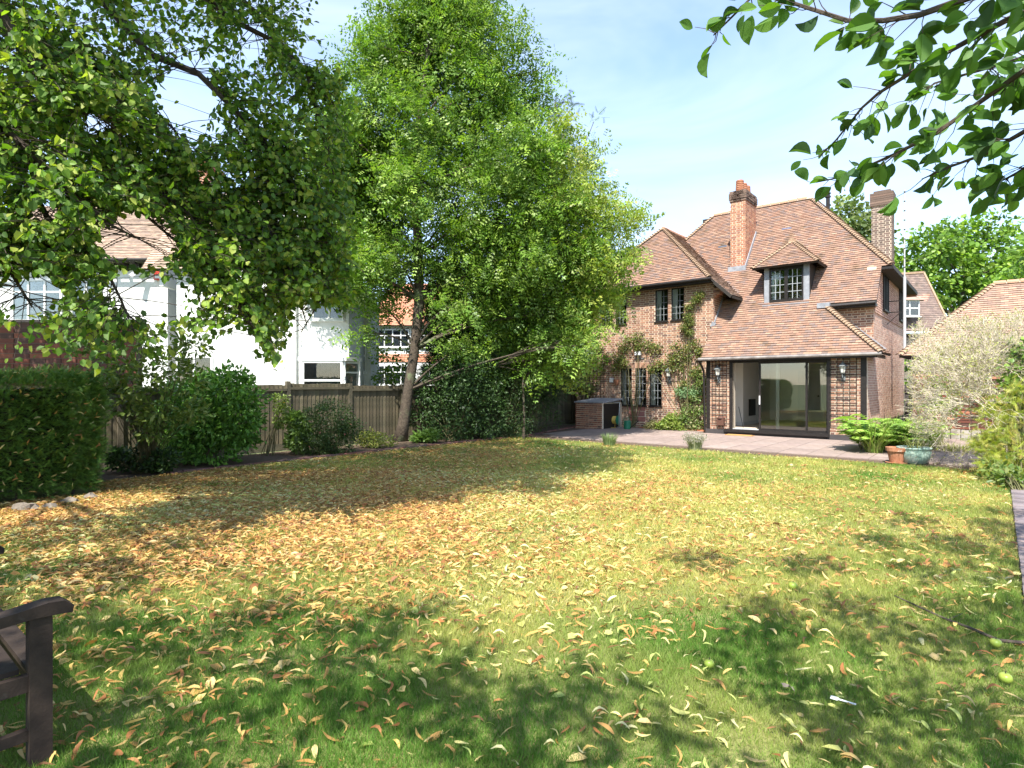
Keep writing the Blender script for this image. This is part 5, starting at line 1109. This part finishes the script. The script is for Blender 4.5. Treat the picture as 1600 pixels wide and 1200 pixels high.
bush_at(215, 730, 10.9, 'low_border_plant', 'low dark green ground plant between the hedge and the laurel bush', 'plant', [(190,720,18,10.9),(225,715,20,10.9),(255,722,16,10.8)], T_EL, .09, 700, 7, DG2, sig=.06)
bush_at(508, 708, 13.9, 'spiraea_shrub', 'bushy dark shrub dotted with pink flowers against the fence', 'shrub', [(505,670,40,13.9),(480,685,26,13.8),(530,690,28,13.9),(520,650,28,14),(545,670,18,14),(500,700,28,13.8)], T_DI, .055, 1000, 9, [(.05,.09,.025),(.07,.12,.03),(.04,.07,.02)], sig=.07, stemn=8, flower=(26, .03, [(.60,.25,.22),(.5,.18,.18)]))
bush_at(470, 708, 13.7, 'lily_plant', 'clump of upright leafy lily stems left of the pink flowered shrub', 'plant', [(466,690,13,13.7),(470,672,10,13.7),(462,655,6,13.7)], T_EL, .13, 900, 6, [(.14,.22,.05),(.17,.26,.06)], sig=.05, stemn=14)
bush_at(585, 700, 15.2, 'yellow_green_shrub', 'small yellow green shrub between the pink flowered shrub and the leaning trunk', 'shrub', [(580,690,18,15.2),(598,692,14,15.2),(570,685,10,15.2)], T_EL, .07, 500, 8, [(.30,.32,.06),(.22,.27,.05),(.36,.36,.09)], sig=.07)
bush_at(420, 707, 13.6, 'rose_stem', 'tall thin rose stem with a yellow flower in front of the grey fence', 'plant', [(438,625,9,13.6),(440,640,8,13.6),(436,660,6,13.6)], T_EL, .07, 400, 5, [(.20,.26,.05),(.14,.2,.04)], sig=.05, stemn=4, flower=(2,.03,[(.8,.5,.05)]))
bush_at(650, 690, 16.9, 'fern_tuft', 'small bright green fern tuft at the foot of the dark laurel shrub', 'plant', [(672,683,9,16.5),(655,686,6,16.5)], T_EL, .12, 900, 6, [(.13,.22,.04)], sig=.05)
# ================================================================ plants on the house and patio
def hcl(lst, b, dep=.12):
    o = []
    for px, py, r in lst:
        x = fx(px, b); z = fz(py, x, b); R = r/F*(OY-ST*x+CT*b); o.append((np.array(Hw(x, b-dep, z)), (R, R*.35+.08, R)))
    return o
def climber(label, foot_px, lst, pal, dens, sz, flower=None, name='climbing_rose', stems=8):
    x = fx(foot_px, Y_W-.15); base = Hw(x, Y_W-.15, 0); t = thing(name, label, 'climber', base)
    c = hcl(lst, Y_W); pos, fw, nr, sp = cloud(c, dens, 7, .07, .1, .2, .3)
    V, Fa, C = leaves(pos, fw, nr, sz*rng.uniform(.6, 1.2, len(pos)), T_OV, shades(len(pos), pal)); arrmesh('foliage', V, Fa, C, M['leaf'], t)
    mb = MB(); b0 = np.array(base)
    for cc, s in sp:
        pth = bez(b0+rng.normal(size=3)*(.05,.02,0), cc, .12, 7, .06); mb.tube(pth, np.linspace(.016, .006, 7), 4, cap=False)
        for q in s[:stems]: mb.tube(bez(cc, q, .1, 4), np.linspace(.006, .002, 4), 3, cap=False)
    mb.build('stems', M['stem'], t, rel=True)
    if flower:
        n_, s_, fp = flower; c_ = pos[rng.integers(0, len(pos), n_)]; d_ = rng.normal(size=(n_*6, 3)); V, Fa, C = leaves(np.repeat(c_, 6, 0), d_, rng.normal(size=(n_*6, 3)), np.full(n_*6, s_), T_OV, shades(n_*6, fp, .1)); arrmesh('flowers', V, Fa, C, M['leaf'], t, 'stuff')
RO = [(.17,.22,.05),(.12,.17,.04),(.26,.28,.08),(.20,.15,.06),(.09,.13,.035)]
climber('climbing rose spreading over the wall left of the lean-to roof', 1075, [(1075,555,16),(1060,545,14),(1085,540,12),(1068,570,12),(1050,575,8),(1095,550,6),(1055,560,8),(1035,570,8),(1022,577,6),(1090,580,7),(1072,600,6)], RO, 330, .065, (5,.04,[(.75,.6,.25)]))
climber('tall thin upper shoot of a climbing rose beside the upper windows', 1078, [(1080,480,4),(1078,495,6),(1090,470,3),(1096,462,4),(1080,505,5),(1072,512,4),(1079,520,3)], RO, 600, .05, None, stems=2)
climber('climbing plant around the white floodlight over the small windows', 990, [(985,535,12),(1000,530,12),(1015,540,12),(1028,545,10),(975,545,10),(970,560,10),(965,575,9),(1000,545,6),(978,570,7)], RO, 330, .065, None)
climber('climbing rose with pink flowers over the brick store at the left corner', 915, [(915,560,16),(930,560,14),(920,580,16),(940,575,12),(910,600,14),(925,605,10),(935,545,14),(915,540,12),(950,560,9),(905,570,12)], RO+[(.14,.2,.05)]*2, 330, .07, (30,.045,[(.75,.35,.38),(.8,.5,.5)]))
climber('leafy climber growing up beside the black post at the corner of the extension', 1085, [(1085,650,16),(1075,660,14),(1092,665,12),(1080,635,12),(1092,620,10),(1096,600,9),(1068,650,10),(1090,585,6),(1098,640,9),(1085,672,12),(1072,672,10)], [(.16,.25,.06),(.20,.27,.08),(.12,.19,.05),(.28,.27,.12)], 330, .075, None, name='climbing_plant')
climber('blue green leafy clump against the wall between windows and extension', 1068, [(1078,612,9),(1068,612,9),(1088,614,7)], [(.20,.33,.17),(.26,.38,.2)], 600, .06, None, name='climbing_plant', stems=3)
def hb(px, b, name, label, lst, tm, sz, k, m_, pal, **kk):
    x = fx(px, b); c = [(np.array(Hw(fx(a, b), b, fz(q, fx(a, b), b))), (r/F*20,)*3) for a, q, r in lst]; return shrub(name, label, 'plant', Hw(x, b, 0), c, tm, sz, k, m_, pal, **kk)
hb(1045, .2, 'hydrangea', 'low yellow green leafy plant at the foot of the brick wall', [(1045,662,10),(1055,668,10),(1035,668,8),(1048,655,6)], T_OV, .08, 900, 7, [(.25,.32,.07),(.18,.26,.05),(.32,.36,.1)], sig=.05)
hb(1020, .2, 'wall_foot_plant', 'sparse dry plant at the wall foot left of the hydrangea', [(1020,663,6),(1015,668,6)], T_OV, .05, 700, 6, [(.25,.24,.1)], sig=.06)
LAV = [(.26,.30,.17),(.32,.34,.20),(.20,.25,.12),(.38,.36,.22)]
def blades(name, label, cat, base, n, L, pal, spread=.2, lean=.5, w=.012, curve=.4, kind=None, group=None, m_='grass', flower=None):
    t = thing(name, label, cat, base, 0, group); V = []; Fq = []; b = np.array(base); seg = 4
    ang = rng.uniform(0, 2*math.pi, n); rr = spread*np.sqrt(rng.uniform(0, 1, n)); l = L*rng.uniform(.6, 1.15, n); ln = lean*rng.uniform(.2, 1.2, n)
    a2 = ang + rng.normal(size=n)*.4; d = np.stack([np.cos(a2), np.sin(a2)], 1); s = np.stack([-d[:, 1], d[:, 0]], 1)
    root = np.stack([b[0]+rr*np.cos(ang), b[1]+rr*np.sin(ang), np.full(n, b[2])], 1); rows = []
    for i in range(seg+1):
        tt = i/seg; h = l*(tt - curve*ln*tt*tt); o = l*ln*(tt**1.6); ww = w*(1-tt**2*.95)*(.5+.5*min(1, tt*3))
        c = root + np.concatenate([d*o[:, None], h[:, None]], 1); sd = np.concatenate([s*ww, np.zeros((n, 1))], 1); rows += [c-sd, c+sd]
    V = np.stack(rows, 1).reshape(-1, 3); T = np.array([(2*i, 2*i+1, 2*i+3, 2*i+2) for i in range(seg)]); Fa = (T[None]+(np.arange(n)*(seg+1)*2)[:, None, None]).reshape(-1, 4)
    arrmesh('blades', V, Fa, np.repeat(shades(n, pal), seg, axis=0), M[m_], t)
    if flower:
        tip = (rows[-1]+rows[-2])/2; k_ = flower[0]; tp = tip[:k_]; d_ = rng.normal(size=(k_*5, 3)); V, Fa, C = leaves(np.repeat(tp, 5, 0)-np.array((0,0,.01)), d_, rng.normal(size=(k_*5,3)), np.full(k_*5, .025), T_OV, shades(k_*5, flower[1])); arrmesh('flowers', V, Fa, C, M['leaf'], t, 'stuff')
    return t
gx, gy = G(1088, 704); blades('lavender', 'pale silvery lavender clump on the patio edge in front of the extension', 'lavender', (gx, gy+.1, 0), 420, .42, LAV, .16, .45, .005, group='lavender clumps on the patio edge', flower=(300, [(.42,.38,.34)]))
gx, gy = G(953, 697); blades('lavender', 'smaller greener lavender clump on the patio edge in front of the brick store', 'lavender', (gx, gy+.1, 0), 380, .36, [(.20,.28,.10),(.28,.34,.16)], .16, .5, .006, group='lavender clumps on the patio edge')
# ferns and daylilies right of the extension
fr = thing('fern_clump', 'bright green arching fern fronds at the right corner of the patio', 'fern', (8.6, 14.0, 0)); 
def fronds(parent, centres, nf, L, pal):
    P_, F_, N_, S_ = [], [], [], []; mb = MB()
    for (cx_, cy_) in centres:
        for _ in range(nf):
            a = random.uniform(0, 2*math.pi); l = L*random.uniform(.7, 1.2); q = np.array((math.cos(a), math.sin(a), 0)); o = np.array((cx_, cy_, .02)); K = 16
            up_ = random.uniform(.9, 2.0); pts = [o + q*l*(t**1.3)*(1.15-.3*up_) + np.array((0, 0, l*(up_*t-up_*.68*t*t))) for t in np.linspace(0, 1, K)]; mb.tube(pts[::3]+[pts[-1]], .005, 3, cap=False); sd = np.array((-q[1], q[0], 0))
            for k in range(3, K):
                t = k/(K-1); fw_ = pts[k]-pts[k-1]; w_ = l*.21*math.sin(math.pi*min(1, t*.95+.05))**.8
                for s in (-1, 1): P_.append(pts[k]); F_.append(sd*s + unit(fw_)*.35 + np.array((0,0,-.15))); N_.append(np.array((0,0,1))+q*.2); S_.append(w_+.02)
    P_, F_, N_, S_ = map(np.array, (P_, F_, N_, S_)); V, Fa, C = leaves(P_, F_, N_, S_, T_EL, shades(len(P_), pal, .15)); arrmesh('fronds', V, Fa, C, M['leaf'], parent); mb.build('midribs', M['stem'], parent, rel=True)
def pxg(px, Y): return (X20(px, Y), Y)
fronds(fr, [pxg(1345,14.3),pxg(1370,14.8),pxg(1400,15.0),pxg(1430,15.2),pxg(1390,14.2)], 22, 1.0, [(.27,.42,.07),(.20,.34,.055),(.34,.46,.10)])
for (px, Y, lab) in ((1365, 13.9, 'clump of arching strap leaved daylilies at the front of the fern bed'), (1412, 14.4, 'strap leaved daylily clump behind the terracotta pot'), (1385, 14.6, 'tall daylily clump in the middle of the fern bed'), (1446, 14.6, 'strap leaved clump behind the green glazed pot')):
    blades('daylily', lab, 'daylily', (*pxg(px, Y), 0), 200, .98, [(.24,.36,.07),(.26,.34,.08),(.14,.23,.04),(.33,.34,.12)], .16, .8, .011, .55, group='daylilies in the fern bed')
bush_at(1470, 690, 15.6, 'vine', 'straggling green vine climbing the garage wall above the ferns', 'climber', [(1455,640,16,15.8),(1470,625,14,15.9),(1450,660,12,15.6),(1485,640,10,16),(1440,680,14,15.4),(1490,610,12,16.2),(1465,600,14,16.2),(1430,665,12,15.4)], T_OV, .08, 230, 7, [(.22,.30,.06),(.16,.24,.05),(.28,.33,.08)], sig=.08, shell=.2, stemn=4)
blades('dry_grass_tuft', 'low dry grassy tuft at the foot of the garage wall', 'grass', (*pxg(1490, 14.3), 0), 260, .25, [(.30,.28,.10),(.24,.27,.08)], .6, .7, .006)
# low kerb stones of the bed by the pots
# pots
x, y = G(1408, 726); t = thing('terracotta_pot', 'round terracotta plant pot on a saucer at the patio edge', 'pot', (x, y+.15, 0))
m = MB(); m.lathe((0,0,0), [(.17,0),(.20,.03),(.17,.03)], 20); m.build('saucer', M['terracotta'], t)
m = MB(); m.lathe((0,0,.03), [(.12,0),(.165,.23),(.19,.235),(.195,.31),(.17,.31),(.16,.27),(.0,.26)], 20); m.build('pot', M['terracotta'], t); m = MB(); m.lathe((0,0,.0), [(.15,.28),(.0,.30)], 14); m.build('soil', M['soil'], t)
x, y = G(1439, 727); t = thing('glazed_pot', 'wide pale green glazed bowl shaped pot beside the terracotta pot', 'pot', (x, y+.2, 0))
m = MB(); m.lathe((0,0,0), [(.16,0),(.22,.04),(.275,.14),(.30,.26),(.29,.31),(.315,.33),(.31,.35),(.27,.345),(.26,.28),(.0,.27)], 26); m.build('pot', M['glaze'], t, smooth=True); m = MB(); m.lathe((0,0,0), [(.25,.30),(.0,.31)], 14); m.build('soil', M['soil'], t)
blades('pot_grass', 'few thin pale leaves growing out of the green glazed pot', 'plant', (x, y+.2, .3), 24, .34, [(.35,.36,.12)], .15, .8, .010)
# ================================================================ bare shrub and golden conifer on the right
bs = thing('bare_shrub', 'large sprawling shrub of bare pale twigs in front of the garage roof', 'shrub', (*pxg(1606, 11.6), 0)); mb = MB(); tips = []
def grow(p, d, L, r, lv):
    q = p + d*L; mid = (p+q)/2 + rng.normal(size=3)*L*.07; c = random.uniform(.75, 1.2); mb.tube([p, mid, q], [r, r*.85, r*.7], 5 if lv < 2 else 3, (c, c, c*.97), cap=False)
    sc = F/q[1]; px, py = 800+q[0]*sc, 600-(q[2]-CAMZ)*sc; tips.append(q) if lv > 4 else None
    if lv >= 7 or q[0] < 7.9 + (q[1]-11.6)*.68 or q[2] > 3.15: return
    for _ in range(3):
        nd = unit(d + rng.normal(size=3)*np.array((.42, .45, .42)) + np.array((0, 0, .12))); grow(q, nd, L*random.uniform(.62, .84), max(r*.64, .0022), lv+1)
for (px, py, Y, px2, py2, L, r) in ((1606,680,11.6,1520,632,.75,.036),(1606,670,11.6,1450,610,.7,.026),(1606,680,11.6,1520,560,.6,.026),(1606,680,11.7,1590,560,.6,.026),(1606,680,11.9,1550,580,.6,.024),(1606,690,11.5,1480,600,.75,.028),(1606,670,11.8,1440,530,.78,.026),(1606,670,11.8,1490,510,.7,.024),(1600,680,11.7,1410,580,.8,.026),(1620,660,11.9,1640,520,.6,.024)):
    p = P(px, py, Y); q = P(px2, py2, Y+random.uniform(-.1,.9)); grow(p, unit(q-p), L, r, 0)
mb.tube([(X20(1606,11.6),11.6,0), tuple(P(1606,680,11.6))], [.07,.05], 7); mb.build('twigs', M['twig'], bs, rel=True)
tips = np.array(tips); print('tips', len(tips)); sel = tips[rng.random(len(tips)) < .35]
if len(sel): V, Fa, C = leaves(sel, rng.normal(size=sel.shape), rng.normal(size=sel.shape)+np.array((0,0,.5)), np.full(len(sel), .045), T_DI, shades(len(sel), [(.42,.42,.14),(.5,.44,.22),(.34,.38,.10)])); arrmesh('sparse_leaves', V, Fa, C, M['leaf'], bs, 'stuff')
GOL = [(.36,.40,.05),(.30,.36,.05),(.44,.44,.09),(.22,.30,.05),(.48,.40,.12)]
bush_at(1585, 745, 10.6, 'golden_conifer', 'golden yellow conifer with flat feathery sprays at the right edge', 'conifer', [(1575,630,30,10.6),(1610,650,40,10.6),(1560,665,26,10.5),(1580,700,32,10.4),(1560,720,22,10.3),(1610,720,40,10.5),(1545,690,16,10.5),(1600,740,26,10.1),(1640,640,50,10.6)], T_SP, .17, 230, 9, GOL, sig=.09, shell=.5, flat=.2, stemn=3)
bush_at(1590, 620, 10.2, 'green_shrub', 'glossy green leafy shrub behind the golden conifer at the right edge', 'shrub', [(1600,570,24,10.9),(1580,600,18,10.9),(1620,600,40,10.9),(1595,545,16,11),(1585,625,14,10.9)], T_OV, .10, 160, 7, [(.13,.22,.04),(.18,.28,.05),(.09,.16,.03)], leafm='gloss', sig=.09, shell=.3)
bush_at(1600, 790, 8.9, 'low_green_shrub', 'low spreading green shrub under the golden conifer by the brick path', 'shrub', [(1585,750,18,9.4),(1610,760,30,9.2),(1560,740,12,9.9)], T_EL, .10, 300, 7, [(.10,.17,.04),(.16,.22,.05),(.22,.26,.07)], sig=.09, shell=.4)
# back hedge and greenery seen through the rear window of the room
t = shrub('rear_garden_shrub', 'green shrub outside the rear window seen through the sliding doors', 'shrub', Hw(-2.4, 10.2, 0), [(np.array(Hw(-3+i*.7, 10.6, z)), (.7,.5,.6)) for i in range(4) for z in (.7,1.5,2.2)], T_OV, .12, 60, 12, [(.12,.22,.04),(.18,.28,.06)], sig=.15, shell=.3)
# hedges closing the far boundaries outside the picture's gaps
def long_hedge(name, label, x0, y0, x1, y1, h, n=9000):
    t = thing(name, label, 'hedge', Hw(x0, y0, 0)); p0, p1 = np.array(Hw(x0, y0, 0)), np.array(Hw(x1, y1, 0)); u = rng.uniform(0, 1, (n, 1)); p = p0 + (p1-p0)*u; p[:, 2] = rng.uniform(.05, h, n)*1.0; p[:, :2] += rng.normal(size=(n, 2))*.35
    V, Fa, C = leaves(p, rng.normal(size=(n, 3)), rng.normal(size=(n, 3)), .16*rng.uniform(.6, 1.3, n), T_OV, shades(n, DGR+GRN)); arrmesh('foliage', V, Fa, C, M['leaf'], t)
    m = MB(); 
    for q in np.linspace(0, 1, 14): s = p0+(p1-p0)*q; m.tube([s, s+np.array((.05,0,h*.8))], .03, 4)
    m.build('stems', M['darkbark'], t, rel=True)
long_hedge('boundary_hedge', 'leafy boundary hedge beyond the fence left of the brick house', -11.8, -1, -12.5, 12, 2.6, 12000)
long_hedge('rear_hedge', 'tall leafy hedge across the back behind the brick house', -12.5, 13, 6, 13, 3.0)
# ================================================================ the bench
DB = (ST, CT); DL = (-CT, ST)
bw = thing('garden_bench', 'dark weathered wooden garden bench with curved armrest at the lower left corner', 'bench', (-2.06, 2.56, 0), math.atan2(DB[1], DB[0]))
# local +x points to the front of the bench, +y along its length (to the left)
def BP(name, f): m = MB(); f(m); return m.build(name, M['bench'], bw)
BP('leg', lambda m: m.box((-.04,-.035,0),(.04,.035,.655))); BP('leg', lambda m: m.box((-.04,1.37,0),(.04,1.44,.655)))
BP('leg', lambda m: m.box((-.56,-.035,0),(-.48,.035,.92))); BP('leg', lambda m: m.box((-.56,1.37,0),(-.48,1.44,.92)))
def arm(y):
    def f(m):
        pr = [(-.55,.665),(-.3,.668),(-.1,.685),(.02,.70),(.08,.695),(.115,.665),(.11,.635),(.06,.64),(-.02,.645),(-.3,.625),(-.55,.622)]
        n = len(pr); m.add([(a, y-.045, b) for a, b in pr] + [(a, y+.045, b) for a, b in pr], [tuple(range(n)), tuple(range(2*n-1, n-1, -1))] + [(i, i+n, (i+1) % n+n, (i+1) % n) for i in range(n)])
    return f
BP('armrest', arm(0)); BP('armrest', arm(1.405))
for y in (0, 1.405): BP('seat_rail', lambda m, y=y: m.box((-.48,y-.02,.33),(-.04,y+.02,.40))); BP('stretcher', lambda m, y=y: m.box((-.48,y-.018,.12),(-.04,y+.018,.165)))
BP('front_rail', lambda m: m.box((-.02,.035,.32),(.02,1.37,.395)))
for i in range(5): BP('seat_slat', lambda m, i=i: m.box((-.44+i*.10,.0+.02,.402),(-.365+i*.10,1.385,.425)))
BP('back_rail', lambda m: m.box((-.54,.035,.84),(-.50,1.37,.92))); BP('back_rail', lambda m: m.box((-.54,.035,.45),(-.50,1.37,.51)))
for i in range(14): BP('back_slat', lambda m, i=i: m.box((-.53,.09+i*.092,.51),(-.51,.13+i*.092,.84)))
# ================================================================ things lying on the lawn
def apple(px, py, r, lab):
    x, y = G(px, py); t = thing('apple', lab, 'apple', (x, y, .0), 0, 'windfall apples on the lawn'); pr = []
    for a in np.linspace(-.5*math.pi, .5*math.pi, 11): pr.append((r*math.cos(a)*(1+.06*math.sin(a)), r*(1+math.sin(a)*.9*(1-.16*max(0, math.sin(a))**6))))
    pr[0] = (.001, pr[1][1]*1.1); pr.append((.001, pr[-1][1]-r*.22)); m = MB(); m.lathe((0,0,.012), pr, 18); m.build('fruit', M['apple'], t, smooth=True)
    m = MB(); m.tube([(0,0,.012+r*1.6),(.004,.002,.012+r*2.15)], .0025, 5); m.build('stalk', M['soffit'], t)
apple(1239, 924, .034, 'green apple on the sunny lawn nearest the middle of the picture'); apple(1571, 1072, .033, 'green apple lying alone below the stick near the lower right corner')
apple(1556, 1016, .033, 'green apple lying against the fallen stick'); apple(1108, 1048, .03, 'yellowish apple half hidden in grass left of the others')
x0, y0 = G(1398, 938); x1, y1 = G(1480, 975); x2, y2 = G(1560, 1008); x3, y3 = G(1680, 1020)
t = thing('fallen_stick', 'long thin dark stick lying across the grass on the right', 'stick', (x0, y0, 0)); m = MB()
m.tube([(0,0,.035),(x1-x0,y1-y0,.03),((x1+x2)/2-x0,(y1+y2)/2-y0+.02,.035),(x2-x0,y2-y0,.03),(x3-x0,y3-y0,.03)], [.005,.008,.009,.011,.013], 6); m.build('stem', M['darkbark'], t); m = MB(); m.tube([(x1-x0,y1-y0,.03),(x1-x0+.16,y1-y0+.07,.045)], [.004,.002], 4); m.build('side_twig', M['darkbark'], t)
x, y = G(1320, 1105); t = thing('plastic_tag', 'small white plastic plant tag lying in the grass', 'plant tag', (x, y, .03), .9)
m = MB(); m.box((-.006,-.05,0),(.006,.03,.003)); m.build('stem', M['plasticw'], t); m = MB(); m.box((-.016,.03,0),(.016,.065,.003)); m.build('head', M['plasticw'], t)
x, y = G(1232, 1082); t = thing('crumpled_paper', 'scrap of grey crumpled paper on the grass left of the plant tag', 'paper', (x, y, .02), 0)
m = MB(); v = rng.normal(size=(4,4,3))*.008; m.add([(i*.018-.03+v[i,j,0], j*.014-.02+v[i,j,1], .015+v[i,j,2]) for i in range(4) for j in range(4)], [(i*4+j, i*4+j+1, i*4+j+5, i*4+j+4) for i in range(3) for j in range(3)]); m.build('scrap', M['stone'], t)
# ================================================================ fallen leaves and grass
def vnoise(x, y, s, seed=0):
    r = np.random.default_rng(seed).uniform(0, 1, (64, 64)); x = x/s; y = y/s; i, j = np.floor(x).astype(int), np.floor(y).astype(int); a, b_ = x-i, y-j; a = a*a*(3-2*a); b_ = b_*b_*(3-2*b_)
    g_ = lambda p_, q_: r[p_ % 64, q_ % 64]; return (g_(i,j)*(1-a)+g_(i+1,j)*a)*(1-b_)+(g_(i,j+1)*(1-a)+g_(i+1,j+1)*a)*b_
def inlawn(x, y, m0=0.0):
    dx, dy = x-OX, y-OY; hx = CT*dx - ST*dy; hy = ST*dx + CT*dy; return (hx > -8.62+m0) & (hx < 3.03-m0) & (hy < -5.12-m0) & ~((hx < hx1-.1) & (hy < hy1+.0))
def scatter(dens, ymin, ymax, n):
    """n candidates uniform over the visible ground; returns those accepted by dens(x,y) (per m2)"""
    xs, ys = [], []
    y = rng.uniform(ymin**2, ymax**2, n)**.5; x = rng.uniform(-1, 1, n)*(.93*y+.4); area = (ymax**2-ymin**2)*.93 + .8*(ymax-ymin); prob = dens(x, y)*area/n; k = rng.uniform(0, 1, n) < prob
    return x[k], y[k]
def leafdens(x, y):
    left = 1/(1+np.exp((x+.9-.10*(y-6))*1.2)); mid = np.exp(-((y-8)/3.5)**2); n = vnoise(x, y, .7, 3)*.8+vnoise(x, y, .25, 4)*.6
    d = 120 + 2800*left*np.clip((y-3.6)/3.4, .06, 1)*np.where(y > 15, .5, 1) + 620*mid*np.clip((7-x)/6,.25,1); d = np.where(y > 11, np.minimum(d, 130+1300*left), d)
    fade = np.clip((19-y)/7, .12, 1); dx, dy = x-OX, y-OY; hx = CT*dx-ST*dy; return d*n*fade*inlawn(x, y)
x, y = scatter(leafdens, 2.2, 20, 1500000); n = len(x); print('fallen leaves', n)
z = .006 + rng.uniform(0, .026, n); pos = np.stack([x, y, z], 1); a = rng.uniform(0, 2*math.pi, n); fw = np.stack([np.cos(a), np.sin(a), rng.normal(size=n)*.22], 1); nr = rng.normal(size=(n, 3))*.38 + np.array((0, -.15, 1)); size = .066*rng.uniform(.35, 1.55, n)
green = vnoise(x, y, 1.5, 9) + rng.uniform(-.5, .5, n) + np.where(x > .5, .15, -.1) - .1*(y > 5); ispale = green > .78; cols = np.where(ispale[:, None], shades(n, PAL, .15), shades(n, DRY, .22)); typ = rng.choice(len(CUR), n, p=[.07,.25,.2,.22,.08,.18])
show = (np.abs(x) < .86*y) & (y > 2.55); score = np.where(show, size/y, 0); order = np.argsort(-score); ind = order[:300]; rest = order[300:]
for ti in range(len(CUR)):
    k = rest[typ[rest] == ti]; V, Fa, C = leaves(pos[k], fw[k], nr[k], size[k], CUR[ti], cols[k]); 
    if ti == 0: VV, FF, CC = [V], [Fa], [C]; nv = len(V)
    else: VV.append(V); FF.append(Fa+nv); CC.append(C); nv += len(V)
o = arrmesh('fallen_leaves', np.concatenate(VV), np.concatenate(FF), np.concatenate(CC), M['dry'], None, 'stuff'); tag(o, 'carpet of fallen yellow and brown leaves spread over the lawn', 'leaves')
LG = {0: ('pale yellow green curled fallen leaf on the foreground grass', 'pale fallen leaves in the foreground', PAL), 1: ('golden tan curled fallen leaf on the foreground grass', 'golden fallen leaves in the foreground', [DRY[i] for i in (0,2,4,5)]), 2: ('orange brown curled fallen leaf on the foreground grass', 'brown fallen leaves in the foreground', [DRY[i] for i in (1,3,6,7)])}
LM = {}
for g_ in LG:
    for ti in range(len(CUR)):
        for v_ in range(2):
            m = MB(); m.add(CUR[ti][0], CUR[ti][1].tolist(), tuple(np.array(random.choice(LG[g_][2]))*random.uniform(.85,1.15))); me = m.mesh('fallen_leaf', M['dry']); me.shade_smooth(); LM[g_, ti, v_] = me
for i in ind:
    g_ = 0 if ispale[i] else random.choice((1, 2)); f = unit(fw[i]); r = unit(np.cross(f, nr[i])); u = np.cross(r, f); s = size[i]
    o = link('fallen_leaf', LM[g_, int(typ[i]), random.randint(0, 1)]); o.matrix_world = Matrix.Translation(pos[i]) @ Matrix(((r[0],f[0],u[0]),(r[1],f[1],u[1]),(r[2],f[2],u[2]))).to_4x4() @ Matrix.Scale(s, 4); tag(o, LG[g_][0], 'leaf', LG[g_][1])
def grassdens(x, y):
    d = np.where(y < 4, 14000, np.where(y < 6, 8500, np.where(y < 9, 3800, np.where(y < 13, 1900, 800)))); return d*(.55+.9*vnoise(x, y, .5, 21))*inlawn(x, y)
XX, YY = [], []
for (ya, yb_, nn_) in ((2.2,4,450000),(4,6,450000),(6,9,330000),(9,13,260000),(13,20,220000)): x, y = scatter(grassdens, ya, yb_, nn_); XX.append(x); YY.append(y)
x, y = np.concatenate(XX), np.concatenate(YY); n = len(x); print('grass', n)
h = .036*rng.uniform(.5, 1.5, n)*(.7+.6*vnoise(x, y, .9, 31))*np.clip(1+ (y-6)*.03, 1, 1.4); a = rng.uniform(0, 2*math.pi, n); wd = np.where(y < 4, .0016, np.where(y < 6, .0022, np.where(y < 9, .0034, .006)))
ca, sa = np.cos(a), np.sin(a); ln = rng.normal(size=(n, 2))*.5*h[:, None]; b0 = np.stack([x-ca*wd, y-sa*wd, np.full(n, -.002)], 1); b1 = np.stack([x+ca*wd, y+sa*wd, np.full(n, -.002)], 1)
c0 = np.stack([x+ln[:, 0]*.35, y+ln[:, 1]*.35, h*.65], 1); t0 = np.stack([x+ln[:, 0], y+ln[:, 1], h], 1); near = y < 5
V = np.stack([b0, b1, t0], 1)
dry_lit = np.clip(vnoise(x, y, 1.3, 41)*.9+vnoise(x, y, .35, 42)*.5-.26 + .60*np.exp(-((x-1.5)/4)**2-((y-8.5)/4.5)**2) - .30*(y < 4.2), 0, 1)[:, None]  # dry patches, plus painted sunlight yellowing the middle and shade greening the foreground
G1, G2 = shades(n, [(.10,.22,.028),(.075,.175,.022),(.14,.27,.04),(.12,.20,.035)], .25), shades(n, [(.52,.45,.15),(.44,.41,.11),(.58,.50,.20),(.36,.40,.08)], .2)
C = G1*(1-dry_lit)+G2*dry_lit; Fa = np.arange(3*n).reshape(-1, 3)
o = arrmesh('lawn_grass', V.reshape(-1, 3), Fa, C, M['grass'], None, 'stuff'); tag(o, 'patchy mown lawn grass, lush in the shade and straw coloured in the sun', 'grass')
